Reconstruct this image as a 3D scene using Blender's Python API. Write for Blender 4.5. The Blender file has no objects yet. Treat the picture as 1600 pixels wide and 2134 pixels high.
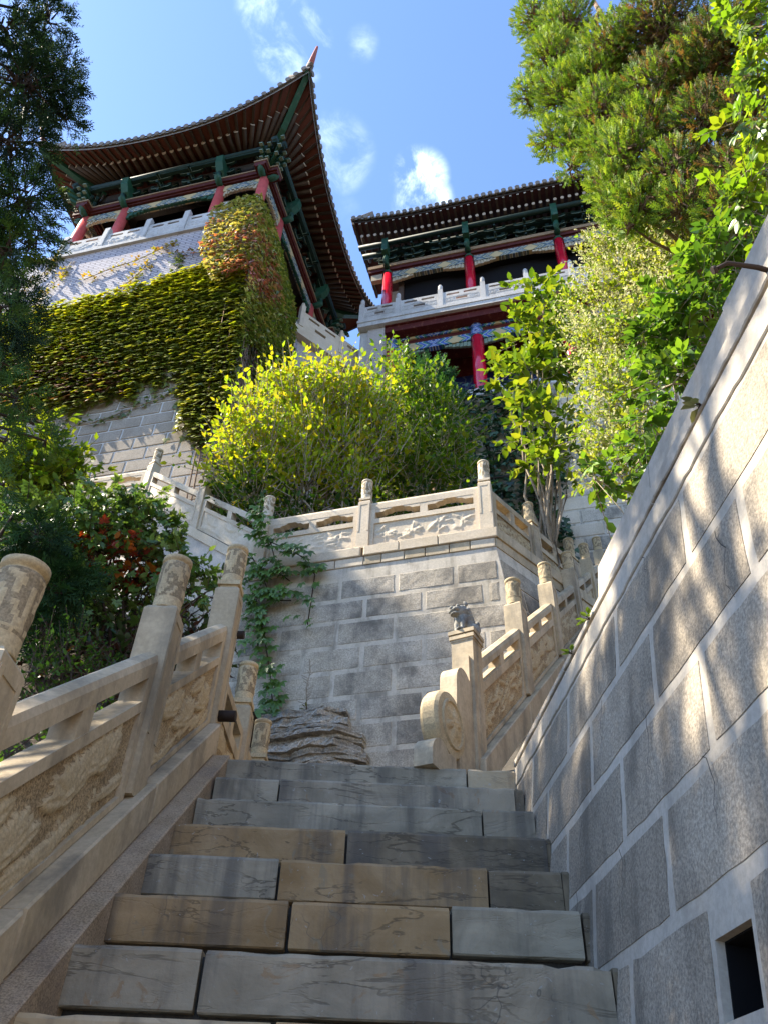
import bpy, bmesh, math, random
import numpy as np
from mathutils import Vector, Matrix, noise as mnoise
R_ = math.radians
random.seed(7)
rng = np.random.default_rng(11)
sc = bpy.context.scene
COL = sc.collection

# ------------------------------------------------------------------ camera
PITCH, ROLL, FPX = R_(41.338), R_(2.436), 1640.0
cp, sp = math.cos(PITCH), math.sin(PITCH)
fwd = Vector((0, cp, sp)); upv = Vector((0, -sp, cp)); rt = Vector((1, 0, 0))
cr, sr = math.cos(ROLL), math.sin(ROLL)
rt2 = rt * cr + upv * sr; up2 = upv * cr - rt * sr
cam = bpy.data.cameras.new("camera"); camo = bpy.data.objects.new("camera", cam); COL.objects.link(camo)
camo.matrix_world = Matrix(((rt2.x, up2.x, -fwd.x, 0), (rt2.y, up2.y, -fwd.y, 0), (rt2.z, up2.z, -fwd.z, 0), (0, 0, 0, 1)))
cam.sensor_fit = 'VERTICAL'; cam.sensor_height = 24.0; cam.lens = 24.0 * FPX / 2134.0
cam.clip_start = 0.05; cam.clip_end = 3000
sc.camera = camo

# ------------------------------------------------------------------ light
SUN_AZ, SUN_EL = R_(-86), R_(48)          # clockwise from +Y
sunv = Vector((math.sin(SUN_AZ) * math.cos(SUN_EL), math.cos(SUN_AZ) * math.cos(SUN_EL), math.sin(SUN_EL)))
w = bpy.data.worlds.new("World"); sc.world = w; w.use_nodes = True
wn = w.node_tree; wn.nodes.clear()
SKY_STRENGTH, SUN_STRENGTH, EXPOSURE = 0.15, 4.6, 1.86
def build_world():
    N = wn.nodes.new; L = wn.links.new
    out = N('ShaderNodeOutputWorld'); bg = N('ShaderNodeBackground'); bg.inputs[1].default_value = SKY_STRENGTH
    sky = N('ShaderNodeTexSky'); sky.sky_type = 'NISHITA'; sky.sun_disc = False
    sky.sun_elevation = SUN_EL; sky.sun_rotation = SUN_AZ; sky.altitude = 1200; sky.air_density = 0.8; sky.dust_density = 0.35; sky.ozone_density = 4.5
    geo = N('ShaderNodeNewGeometry')
    nrm = N('ShaderNodeVectorMath'); nrm.operation = 'NORMALIZE'
    tc = N('ShaderNodeTexCoord'); L(tc.outputs['Generated'], nrm.inputs[0])
    mp = N('ShaderNodeMapping'); mp.inputs['Scale'].default_value = (9, 9, 3.2); L(nrm.outputs[0], mp.inputs[0])
    nz = N('ShaderNodeTexNoise'); nz.inputs['Scale'].default_value = 2.0; nz.inputs['Detail'].default_value = 8; nz.inputs['Roughness'].default_value = 0.62
    nz.inputs['Distortion'].default_value = 0.5
    L(mp.outputs[0], nz.inputs['Vector'])
    # wisps of cirrus: a few soft patches broken up by noise
    acc = None
    for (d, a0, a1, k) in CLOUDS:
        dt = N('ShaderNodeVectorMath'); dt.operation = 'DOT_PRODUCT'; dt.inputs[1].default_value = d; L(nrm.outputs[0], dt.inputs[0])
        mr = N('ShaderNodeMapRange'); mr.interpolation_type = 'SMOOTHSTEP'
        mr.inputs['From Min'].default_value = math.cos(R_(a1)); mr.inputs['From Max'].default_value = math.cos(R_(a0)); mr.inputs['To Max'].default_value = k
        L(dt.outputs['Value'], mr.inputs['Value'])
        if acc is None: acc = mr.outputs[0]
        else:
            ad = N('ShaderNodeMath'); ad.operation = 'MAXIMUM'; L(acc, ad.inputs[0]); L(mr.outputs[0], ad.inputs[1]); acc = ad.outputs[0]
    sb = N('ShaderNodeMapRange'); sb.interpolation_type = 'SMOOTHSTEP'; sb.inputs['From Min'].default_value = 0.40; sb.inputs['From Max'].default_value = 0.78; L(nz.outputs['Fac'], sb.inputs['Value'])
    rp = N('ShaderNodeMath'); rp.operation = 'MULTIPLY'; rp.use_clamp = True; L(acc, rp.inputs[0]); L(sb.outputs[0], rp.inputs[1])
    mx = N('ShaderNodeMix'); mx.data_type = 'RGBA'; L(rp.outputs[0], mx.inputs['Factor']); L(sky.outputs[0], mx.inputs['A']); mx.inputs['B'].default_value = (9.0, 10.0, 10.6, 1)
    L(mx.outputs['Result'], bg.inputs[0]); L(bg.outputs[0], out.inputs[0])
CLOUDS = [((0.025, 0.431, 0.902), 0.0, 2.2, 0.62), ((0.030, 0.455, 0.890), 0.0, 2.3, 0.62), ((-0.121, 0.309, 0.944), 0.0, 1.8, 0.2), ((-0.143, 0.279, 0.950), 0.0, 1.7, 0.2),
          ((-0.045, 0.308, 0.950), 0.0, 1.9, 0.30), ((-0.073, 0.411, 0.909), 0.0, 2.6, 0.15), ((-0.061, 0.466, 0.882), 0.0, 2.4, 0.15), ((0.012, 0.345, 0.938), 0.0, 1.4, 0.15),
          ((-0.6, 0.6, 0.52), 2, 22, 0.4), ((0.7, 0.3, 0.64), 2, 20, 0.4), ((0.1, -0.7, 0.7), 2, 24, 0.4)]
build_world()
sl = bpy.data.lights.new("sun", 'SUN'); sl.energy = SUN_STRENGTH; sl.angle = R_(0.53); sl.color = (1.0, 0.91, 0.75)
so = bpy.data.objects.new("sun", sl); COL.objects.link(so); so.rotation_euler = sunv.to_track_quat('Z', 'Y').to_euler()
sc.view_settings.view_transform = 'Standard'; sc.view_settings.look = 'None'; sc.view_settings.exposure = EXPOSURE; sc.view_settings.gamma = 1
sc.view_settings.use_curve_mapping = False
sc.render.engine = 'CYCLES'; sc.cycles.use_denoising = True; sc.cycles.max_bounces = 8; sc.cycles.diffuse_bounces = 5
sc.cycles.transparent_max_bounces = 4

# ------------------------------------------------------------------ helpers
class MB:
    """collects faces of one mesh; T maps local points (e.g. a shear along a slope)"""
    def __init__(s, T=None): s.v = []; s.f = []; s.m = []; s.T = T; s.sm = []
    def add(s, vs, fs, mi=0, sm=False):
        o = len(s.v); s.v += [tuple(p) for p in vs]
        for f in fs: s.f.append(tuple(i + o for i in f)); s.m.append(mi); s.sm.append(sm)
    def box(s, x0, x1, y0, y1, z0, z1, mi=0, j=0.0):
        vs = [(x, y, z) for z in (z0, z1) for y in (y0, y1) for x in (x0, x1)]
        if j: vs = [(a + random.uniform(-j, j), b + random.uniform(-j, j), c + random.uniform(-j, j)) for a, b, c in vs]
        s.add(vs, [(0, 2, 3, 1), (4, 5, 7, 6), (0, 1, 5, 4), (2, 6, 7, 3), (0, 4, 6, 2), (1, 3, 7, 5)], mi)
    def cham(s, x0, x1, y0, y1, z0, z1, c, mi=0, j=0.0):
        """box whose -Y face is chamfered by c"""
        r = lambda: random.uniform(-j, j)
        b = [(x0, y1, z0), (x1, y1, z0), (x1, y1, z1), (x0, y1, z1)]
        m = [(x0, y0 + c, z0), (x1, y0 + c, z0), (x1, y0 + c, z1), (x0, y0 + c, z1)]
        t = [(x0 + c + r(), y0 + r() * .4, z0 + c + r()), (x1 - c + r(), y0 + r() * .4, z0 + c + r()), (x1 - c + r(), y0 + r() * .4, z1 - c + r()), (x0 + c + r(), y0 + r() * .4, z1 - c + r())]
        fs = [(0, 3, 2, 1)]
        for i in range(4):
            k = (i + 1) % 4
            fs += [(i, k, 4 + k, 4 + i), (4 + i, 4 + k, 8 + k, 8 + i)]
        fs += [(8, 9, 10, 11)]
        s.add(b + m + t, fs, mi)
    def prism(s, pts, y0, y1, mi=0):
        """polygon pts (x,z), extruded along y; pts counter-clockwise seen from -Y"""
        n = len(pts)
        s.add([(a, y0, b) for a, b in pts] + [(a, y1, b) for a, b in pts],
              [tuple(range(n)), tuple(range(2 * n - 1, n - 1, -1))] + [(i, i + n, (i + 1) % n + n, (i + 1) % n) for i in range(n)], mi)
    def tube(s, pts, rad, n=6, mi=0, cap=True, sm=True):
        pts = [Vector(p) for p in pts]; rings = []
        for i, p in enumerate(pts):
            d = (pts[min(i + 1, len(pts) - 1)] - pts[max(i - 1, 0)]).normalized()
            a = d.orthogonal().normalized() if abs(d.z) > .95 else d.cross(Vector((0, 0, 1))).normalized()
            b = a.cross(d); r = rad[i] if isinstance(rad, (list, tuple)) else rad
            rings.append([p + (a * math.cos(t) + b * math.sin(t)) * r for t in [2 * math.pi * k / n for k in range(n)]])
        vs = [q for r in rings for q in r]; fs = []
        for i in range(len(pts) - 1):
            for k in range(n):
                k2 = (k + 1) % n
                fs.append((i * n + k, i * n + k2, (i + 1) * n + k2, (i + 1) * n + k))
        s.add(vs, fs, mi, sm)
        if cap:
            o = len(s.v) - len(vs)
            s.f += [tuple(o + k for k in range(n - 1, -1, -1)), tuple(o + (len(pts) - 1) * n + k for k in range(n))]; s.m += [mi, mi]; s.sm += [False, False]
    def lathe(s, prof, n=20, cx=0, cy=0, mi=0, sm=True, relief=None):
        vs = []; fs = []
        for (r, z) in prof:
            for k in range(n):
                t = 2 * math.pi * k / n
                rr = r + (relief(t, z) if relief else 0)
                vs.append((cx + rr * math.cos(t), cy + rr * math.sin(t), z))
        for i in range(len(prof) - 1):
            for k in range(n):
                k2 = (k + 1) % n
                fs.append((i * n + k, i * n + k2, (i + 1) * n + k2, (i + 1) * n + k))
        s.add(vs, fs, mi, sm)
        o = len(s.v) - len(vs)
        s.f.append(tuple(o + (len(prof) - 1) * n + k for k in range(n))); s.m.append(mi); s.sm.append(False)
        s.f.append(tuple(o + k for k in range(n - 1, -1, -1))); s.m.append(mi); s.sm.append(False)
    def grid(s, fn, us, ws, mi=0, sm=True):
        nu, nw = len(us), len(ws)
        s.add([fn(u, w_) for w_ in ws for u in us], [(j * nu + i, j * nu + i + 1, (j + 1) * nu + i + 1, (j + 1) * nu + i) for j in range(nw - 1) for i in range(nu - 1)], mi, sm)
    def mesh(s, name, mats):
        vs = [s.T(*p) for p in s.v] if s.T else s.v
        me = bpy.data.meshes.new(name); me.from_pydata(vs, [], s.f)
        for m_ in (mats if isinstance(mats, (list, tuple)) else [mats]): me.materials.append(m_)
        me.polygons.foreach_set('material_index', s.m); me.polygons.foreach_set('use_smooth', s.sm); me.update()
        return me

def clean(me):
    bm = bmesh.new(); bm.from_mesh(me); bmesh.ops.remove_doubles(bm, verts=bm.verts, dist=1e-5)
    bmesh.ops.recalc_face_normals(bm, faces=bm.faces); bm.to_mesh(me); bm.free(); return me
def link(name, me, parent=None, loc=None, rot=None):
    o = bpy.data.objects.new(name, me); COL.objects.link(o)
    if parent: o.parent = parent
    if loc is not None: o.location = loc
    if rot is not None: o.rotation_euler = rot
    return o
def part(name, mb, mats, parent, loc=None, rot=None, label=None):
    me = mb if isinstance(mb, bpy.types.Mesh) else clean(mb.mesh(name, mats))
    o = link(name, me, parent, loc, rot)
    if label: o['label'] = label
    return o
def tag(o, label=None, cat=None, group=None, kind=None):
    if label: o['label'] = label
    if cat: o['category'] = cat
    if group: o['group'] = group
    if kind: o['kind'] = kind
    return o
def thing(name, label, cat, loc=(0, 0, 0), rotz=0, group=None, kind=None):
    o = bpy.data.objects.new(name, None); COL.objects.link(o); o.location = loc; o.rotation_euler = (0, 0, rotz); o.empty_display_size = .2
    return tag(o, label, cat, group, kind)

# ------------------------------------------------------------------ materials
class NT:
    def __init__(s, name):
        s.m = bpy.data.materials.new(name); s.m.use_nodes = True; s.t = s.m.node_tree; s.t.nodes.clear()
        s.out = s.n('ShaderNodeOutputMaterial'); s.bs = s.n('ShaderNodeBsdfPrincipled'); s.l(s.bs.outputs[0], s.out.inputs[0])
        s.bs.inputs['Specular IOR Level'].default_value = 0.25
    def n(s, t, **kw):
        nd = s.t.nodes.new(t)
        for k, v in kw.items(): setattr(nd, k, v)
        return nd
    def l(s, a, b): s.t.links.new(a, b)
    def val(s, sock, v):
        if isinstance(v, (int, float, tuple)): sock.default_value = v if not (isinstance(v, tuple) and len(v) == 3 and sock.type == 'RGBA') else (*v, 1)
        else: s.l(v, sock)
    def math(s, op, a, b=0.0, c=None):
        nd = s.n('ShaderNodeMath', operation=op); s.val(nd.inputs[0], a); s.val(nd.inputs[1], b)
        if c is not None: s.val(nd.inputs[2], c)
        return nd.outputs[0]
    def mix(s, f, a, b, mode='MIX'):
        nd = s.n('ShaderNodeMix', data_type='RGBA', blend_type=mode); s.val(nd.inputs['Factor'], f); s.val(nd.inputs['A'], a); s.val(nd.inputs['B'], b)
        return nd.outputs['Result']
    def noise(s, vec, scale, detail=4, rough=.55, dist=0.0):
        nd = s.n('ShaderNodeTexNoise'); nd.inputs['Scale'].default_value = scale; nd.inputs['Detail'].default_value = detail; nd.inputs['Roughness'].default_value = rough; nd.inputs['Distortion'].default_value = dist
        s.l(vec, nd.inputs['Vector']); return nd.outputs['Fac']
    def ramp(s, f, a, b, lo=0.0, hi=1.0):
        nd = s.n('ShaderNodeMapRange', interpolation_type='SMOOTHSTEP'); s.l(f, nd.inputs['Value'])
        nd.inputs['From Min'].default_value = a; nd.inputs['From Max'].default_value = b; nd.inputs['To Min'].default_value = lo; nd.inputs['To Max'].default_value = hi
        return nd.outputs[0]
    def mapv(s, vec, scale=(1, 1, 1), loc=(0, 0, 0), rot=(0, 0, 0)):
        nd = s.n('ShaderNodeMapping'); nd.inputs['Scale'].default_value = scale; nd.inputs['Location'].default_value = loc; nd.inputs['Rotation'].default_value = rot
        s.l(vec, nd.inputs[0]); return nd.outputs[0]
    def pos(s): return s.n('ShaderNodeNewGeometry').outputs['Position']
    def obj(s): return s.n('ShaderNodeTexCoord').outputs['Object']
    def rnd(s): return s.n('ShaderNodeObjectInfo').outputs['Random']
    def bump(s, h, strength=.4, dist=.01):
        nd = s.n('ShaderNodeBump'); nd.inputs['Strength'].default_value = strength; nd.inputs['Distance'].default_value = dist
        s.l(h, nd.inputs['Height']); s.l(nd.outputs[0], s.bs.inputs['Normal'])
    def done(s, col, rough=.85):
        s.val(s.bs.inputs['Base Color'], col); s.val(s.bs.inputs['Roughness'], rough); return s.m

def stone(name, c1, c2, big=2.0, fine=60.0, bump=.35, bd=.006, stain=None, stain_amt=.5, stain_lo=.52, streak=(5, 5, .7), rnd=.25, speck=.25, rough=.88):
    t = NT(name); p = t.pos()
    ofs = t.n('ShaderNodeVectorMath', operation='ADD'); t.l(p, ofs.inputs[0])
    cmb = t.n('ShaderNodeCombineXYZ'); r = t.rnd(); rr = t.math('MULTIPLY', r, 37.0)
    t.l(rr, cmb.inputs[0]); t.l(rr, cmb.inputs[2]); t.l(cmb.outputs[0], ofs.inputs[1]); q = ofs.outputs[0]
    col = t.mix(t.ramp(t.noise(q, big, 6, .6), .3, .7), c1, c2)
    f1 = t.noise(p, fine, 3, .7)
    sp_ = t.ramp(f1, .3, .72, 1 - speck, 1 + speck)
    nd = t.n('ShaderNodeVectorMath', operation='SCALE'); t.l(col, nd.inputs[0]); t.l(sp_, nd.inputs['Scale']); col = nd.outputs[0]
    if rnd:
        nd = t.n('ShaderNodeVectorMath', operation='SCALE'); t.l(col, nd.inputs[0]); t.l(t.math('MULTIPLY_ADD', r, rnd * 2, 1 - rnd), nd.inputs['Scale']); col = nd.outputs[0]
    if stain:
        s1 = t.noise(t.mapv(p, streak), 1.0, 7, .65, .3)
        s2 = t.noise(p, 3.5, 8, .7)
        s3 = t.math('ADD', t.math('MULTIPLY', s1, .6), t.math('MULTIPLY', s2, .4))
        col = t.mix(t.ramp(s3, stain_lo - .06, stain_lo + .12, 0, stain_amt), col, stain)
    h = t.math('ADD', t.math('MULTIPLY', f1, .5), t.math('MULTIPLY', t.noise(p, fine * .22, 5, .65), .8))
    t.bump(h, bump, bd)
    return t.done(col, rough)

M = {}
M['cream'] = stone('cream_limestone', (.42, .325, .20), (.51, .41, .275), 3.0, 45, .3, .004, stain=(.17, .145, .105), stain_amt=.7, stain_lo=.515, rnd=.06, speck=.10, rough=.75)
M['cream_pale'] = stone('pale_limestone', (.52, .42, .29), (.60, .50, .37), 2.5, 45, .25, .004, stain=(.36, .31, .26), stain_amt=.4, stain_lo=.56, rnd=.06, speck=.10, rough=.75)
M['carved'] = stone('carved_limestone', (.44, .335, .19), (.52, .41, .25), 5.0, 90, .55, .004, stain=(.30, .22, .13), stain_amt=.5, stain_lo=.55, streak=(6, 6, 3), rnd=.05, speck=.2)
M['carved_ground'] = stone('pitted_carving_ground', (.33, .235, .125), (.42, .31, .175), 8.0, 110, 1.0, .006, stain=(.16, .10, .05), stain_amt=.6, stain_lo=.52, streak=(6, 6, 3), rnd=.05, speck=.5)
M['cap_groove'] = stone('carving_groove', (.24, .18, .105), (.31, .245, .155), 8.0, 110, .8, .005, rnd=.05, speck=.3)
M['grey_cap'] = stone('weathered_limestone', (.36, .33, .28), (.52, .47, .39), 4.0, 60, .4, .005, stain=(.16, .15, .14), stain_amt=.5, stain_lo=.52, rnd=.06)
M['granite_pink'] = stone('pinkish_granite', (.30, .215, .13), (.39, .29, .19), 6, 160, .5, .003, stain=(.16, .12, .10), stain_amt=.5, stain_lo=.54, rnd=.05, speck=.4)
M['ashlar_r'] = stone('grey_granite_ashlar', (.28, .232, .172), (.37, .31, .235), 1.6, 120, .6, .005, stain=(.11, .095, .075), stain_amt=.7, stain_lo=.50, rnd=.12, speck=.36)
M['mortar'] = stone('cement_mortar', (.40, .35, .28), (.48, .425, .35), 2.0, 50, .3, .004, stain=(.20, .18, .15), stain_amt=.6, stain_lo=.54, rnd=0, speck=.1)
M['coping'] = stone('cement_coping', (.38, .33, .26), (.47, .41, .335), 2.0, 30, .3, .006, stain=(.26, .21, .16), stain_amt=.5, stain_lo=.53, rnd=.06, speck=.1)
M['ashlar_l'] = stone('stained_sandstone_ashlar', (.40, .34, .255), (.50, .43, .335), 2.2, 70, .7, .006, stain=(.10, .09, .075), stain_amt=.8, stain_lo=.50, streak=(1.5, 1.5, .6), rnd=.10, speck=.3)
M['mortar_l'] = stone('pale_lime_mortar', (.52, .45, .345), (.58, .51, .41), 2.0, 50, .3, .004, stain=(.17, .145, .11), stain_amt=.75, stain_lo=.52, rnd=0, speck=.1)
M['ashlar_t'] = stone('brown_sandstone_ashlar', (.31, .26, .20), (.39, .33, .26), 1.2, 40, .4, .008, stain=(.22, .18, .14), stain_amt=.4, stain_lo=.54, rnd=.08, speck=.2)
M['mortar_t'] = stone('white_pointing', (.62, .59, .54), (.68, .65, .60), 1.0, 30, .2, .004, rnd=0, speck=.08)
M['plaster'] = stone('weathered_plaster', (.42, .37, .30), (.52, .46, .39), 1.5, 30, .35, .008, stain=(.27, .26, .25), stain_amt=.6, stain_lo=.52, streak=(4, 4, .6), rnd=0, speck=.1)
M['concrete'] = stone('grey_concrete', (.42, .40, .37), (.52, .50, .47), 1.2, 30, .3, .008, stain=(.24, .22, .20), stain_amt=.5, stain_lo=.53, rnd=.06, speck=.12)
M['rock'] = stone('layered_rock', (.36, .315, .25), (.47, .42, .345), 3.5, 55, 1.0, .02, stain=(.12, .105, .08), stain_amt=.75, stain_lo=.51, streak=(1.6, 1.6, 26), rnd=.1, speck=.35)
M['soil'] = stone('dark_soil', (.06, .045, .03), (.10, .075, .05), 2.5, 20, .9, .03, rnd=0, speck=.4)
M['lion'] = stone('blue_grey_carved_stone', (.22, .21, .18), (.36, .34, .29), 9, 80, .5, .004, stain=(.08, .08, .085), stain_amt=.6, stain_lo=.5, streak=(9, 9, 9), rnd=0)

def step_stone(name, c1, c2, vein, patch=None):
    t = NT(name); p = t.pos(); r = t.rnd()
    ofs = t.n('ShaderNodeVectorMath', operation='ADD'); t.l(p, ofs.inputs[0]); cmb = t.n('ShaderNodeCombineXYZ'); rr = t.math('MULTIPLY', r, 23.0)
    for i in (0, 1, 2): t.l(rr, cmb.inputs[i])
    t.l(cmb.outputs[0], ofs.inputs[1]); q = ofs.outputs[0]
    col = t.mix(t.ramp(t.noise(q, 4.5, 8, .62, .8), .33, .68), c1, c2)
    # bedding veins: thin broken ridges
    n1 = t.noise(t.mapv(q, (2.2, 2.2, 9)), 1.0, 5, .6, .6)
    rg = t.math('ABSOLUTE', t.math('SUBTRACT', n1, .5))
    vn = t.math('MULTIPLY', t.ramp(rg, .004, .018, .65, 0), t.ramp(t.noise(q, 3.0, 3, .5), .45, .6))
    col = t.mix(vn, col, vein)
    bn = t.ramp(t.noise(t.mapv(q, (1.5, 1.5, 14)), 1.0, 6, .65, .3), .42, .62, .93, 1.05)
    nd = t.n('ShaderNodeVectorMath', operation='SCALE'); t.l(col, nd.inputs[0]); t.l(bn, nd.inputs['Scale']); col = nd.outputs[0]
    if patch:
        pt = t.ramp(t.noise(q, 9, 6, .6, 1.5), .60, .66, 0, .7); col = t.mix(pt, col, patch)
        vo = t.n('ShaderNodeTexVoronoi', feature='DISTANCE_TO_EDGE'); vo.inputs['Scale'].default_value = 7; nz = t.n('ShaderNodeTexNoise'); nz.inputs['Scale'].default_value = 9
        t.l(q, nz.inputs['Vector']); wp = t.n('ShaderNodeMix', data_type='VECTOR'); wp.inputs['Factor'].default_value = .25; t.l(q, wp.inputs['A']); t.l(nz.outputs['Color'], wp.inputs['B']); t.l(wp.outputs['Result'], vo.inputs['Vector'])
        ck = t.math('MULTIPLY', t.ramp(vo.outputs[0], .0, .022, .6, 0), t.ramp(t.noise(q, 2.6, 3, .5),   .60, .66)); col = t.mix(ck, col, (.05, .048, .045))
    st = t.ramp(t.noise(t.mapv(q, (7, 7, .7)), 1.0, 5, .6), .48, .66, 0, .62); col = t.mix(st, col, (.07, .062, .055))
    fl = t.ramp(t.noise(q, 30, 2, .5, 2.0), .70, .74, 0, .5); col = t.mix(fl, col, (.36, .36, .34))
    t.bump(t.math('ADD', t.noise(q, 26, 6, .65), t.math('MULTIPLY', t.ramp(rg, .004, .02, 0, 1), .3)), .45, .008)
    return t.done(col, t.ramp(t.noise(q, 6, 3, .5), .3, .7, .55, .8))
M['step_grey'] = step_stone('blue_grey_limestone', (.225, .19, .132), (.36, .305, .215), (.075, .06, .042))
M['step_fossil'] = step_stone('mottled_grey_limestone', (.23, .19, .132), (.345, .285, .20), (.085, .066, .046), (.28, .175, .09))
M['step_brown'] = step_stone('brown_sandstone', (.26, .16, .07), (.38, .255, .13), (.10, .07, .04), (.24, .19, .12))
M['step_dark'] = step_stone('dark_umber_stone', (.115, .09, .057), (.215, .165, .105), (.06, .047, .032))
M['step_tan'] = step_stone('tan_sandstone', (.40, .29, .16), (.48, .38, .25), (.2, .15, .1))
M['gap'] = stone('dark_joint', (.05, .045, .04), (.08, .07, .06), 4, 60, .5, .01, rnd=0)

def paint(name, c, rough=.45, wear=None, amt=.3, rnd=.06, scale=6, coat=0.0):
    t = NT(name); p = t.pos(); col = t.mix(t.ramp(t.noise(p, scale, 6, .6), .35, .7), c, tuple(x * .8 for x in c))
    if wear: col = t.mix(t.ramp(t.noise(t.mapv(p, (3, 3, 1.5)), 3, 8, .7), .54, .66, 0, amt), col, wear)
    if rnd:
        nd = t.n('ShaderNodeVectorMath', operation='SCALE'); t.l(col, nd.inputs[0]); t.l(t.math('MULTIPLY_ADD', t.rnd(), rnd * 2, 1 - rnd), nd.inputs['Scale']); col = nd.outputs[0]
    t.bump(t.noise(p, 40, 3, .6), .15, .003); t.bs.inputs['Coat Weight'].default_value = coat; t.bs.inputs['Coat Roughness'].default_value = .12
    return t.done(col, rough)
M['red'] = paint('glossy_red_lacquer', (.62, .008, .03), .25, coat=.6)
M['red_old'] = paint('faded_red_lacquer', (.52, .085, .075), .45, (.55, .25, .2), .25)
M['red_board'] = paint('dull_red_board', (.075, .011, .006), .6, (.12, .05, .04), .5)
M['red_dark'] = paint('dark_red_plaster', (.085, .010, .006), .7, (.20, .08, .05), .6)
M['green'] = paint('old_green_paint', (.018, .075, .042), .55, (.10, .12, .085), .5)
M['green_dark'] = paint('dark_green_paint', (.010, .030, .022), .6, (.045, .05, .04), .5)
M['green_pale'] = paint('pale_green_edge', (.20, .26, .19), .6, (.12, .12, .09), .4)
M['timber'] = paint('weathered_rafter_timber', (.062, .040, .026), .75, (.035, .03, .02), .6, rnd=.3)
M['timber_end'] = paint('pale_rafter_end', (.52, .45, .36), .7, (.3, .2, .15), .5)
M['timber_dark'] = paint('dark_old_timber', (.055, .04, .03), .8, (.10, .07, .05), .4, rnd=.2)
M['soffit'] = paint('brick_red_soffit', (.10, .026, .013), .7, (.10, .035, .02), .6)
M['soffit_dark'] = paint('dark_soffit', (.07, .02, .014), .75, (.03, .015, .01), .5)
M['tan_edge'] = paint('tan_timber_edge', (.30, .20, .11), .6, (.16, .11, .07), .5)
M['fringe'] = paint('pale_carved_fringe', (.44, .37, .25), .6, (.18, .2, .15), .5)
M['tile'] = stone('grey_roof_tile', (.17, .15, .13), (.25, .22, .19), 3, 40, .4, .006, stain=(.30, .26, .20), stain_amt=.4, stain_lo=.55, rnd=.15)
M['tile_red'] = paint('terracotta_ridge_tile', (.36, .10, .07), .6, (.45, .30, .22), .4)
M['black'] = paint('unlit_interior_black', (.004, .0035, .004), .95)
M['iron'] = paint('rusty_iron', (.035, .022, .016), .7)
M['bark'] = stone('brown_bark', (.16, .095, .06), (.22, .14, .09), 8, 60, .8, .01, rnd=.1)
M['bark_grey'] = stone('pale_twig_bark', (.28, .22, .15), (.36, .29, .21), 8, 60, .5, .004, rnd=.1)
M['bark_dark'] = stone('dark_twig_bark', (.045, .03, .022), (.07, .05, .035), 8, 60, .5, .004, rnd=.1)

def painted_beam(name, per, zs, blues):
    """painted timber: chevron bands, medallion fields and pale outlines along local X"""
    t = NT(name); o = t.obj(); sx = t.n('ShaderNodeSeparateXYZ'); t.l(o, sx.inputs[0])
    az = t.math('MULTIPLY', t.math('PINGPONG', t.math('ADD', sx.outputs['Z'], .02), .16), zs)
    ax = t.math('PINGPONG', sx.outputs['X'], per)
    d = t.math('DIVIDE', t.math('ADD', ax, az), per)
    cr_ = t.n('ShaderNodeValToRGB'); e = cr_.color_ramp; e.interpolation = 'CONSTANT'
    stops = [(0, blues[0]), (.12, (.62, .62, .52)), (.15, blues[1]), (.26, (.55, .58, .5)), (.29, blues[0]), (.42, blues[2]), (.55, (.62, .62, .52)), (.58, blues[1]), (.70, blues[0]), (.76, (.6, .6, .5)), (.79, blues[2]), (.92, (.48, .36, .18))]
    while len(e.elements) < len(stops): e.elements.new(1.0)
    for el, (p_, c_) in zip(e.elements, stops): el.position = p_; el.color = (*c_, 1)
    t.l(d, cr_.inputs[0]); col = cr_.outputs[0]
    vo = t.n('ShaderNodeTexVoronoi', feature='DISTANCE_TO_EDGE'); vo.inputs['Scale'].default_value = 9; t.l(o, vo.inputs['Vector'])
    col = t.mix(t.ramp(vo.outputs[0], .008, .02, .4, 0), col, (.45, .46, .36))
    p = t.pos(); col = t.mix(t.ramp(t.noise(p, 5, 7, .65), .52, .7, 0, .35), col, (.20, .17, .13))
    return t.done(col, .6)
M['beam_blue'] = painted_beam('painted_blue_beam', .64, 1.2, [(.02, .05, .22), (.05, .13, .42), (.03, .16, .14)])
M['beam_green'] = painted_beam('painted_green_blue_beam', .55, 1.2, [(.06, .10, .15), (.19, .18, .12), (.10, .13, .10)])
def cloud_panel():
    t = NT('navy_panel_with_cloud_scrolls'); o = t.obj()
    wv = t.n('ShaderNodeTexVoronoi', feature='DISTANCE_TO_EDGE'); wv.inputs['Scale'].default_value = 1.5
    nz = t.n('ShaderNodeTexNoise'); nz.inputs['Scale'].default_value = 2.2; nz.inputs['Detail'].default_value = 2; t.l(o, nz.inputs['Vector'])
    mx = t.n('ShaderNodeMix', data_type='VECTOR'); mx.inputs['Factor'].default_value = .45; t.l(o, mx.inputs['A']); t.l(nz.outputs['Color'], mx.inputs['B']); t.l(mx.outputs['Result'], wv.inputs['Vector'])
    return t.done(t.mix(t.ramp(wv.outputs[0], .012, .03, .7, 0), (.012, .02, .10), (.10, .12, .16)), .7)
M['cloud_panel'] = cloud_panel()
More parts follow.
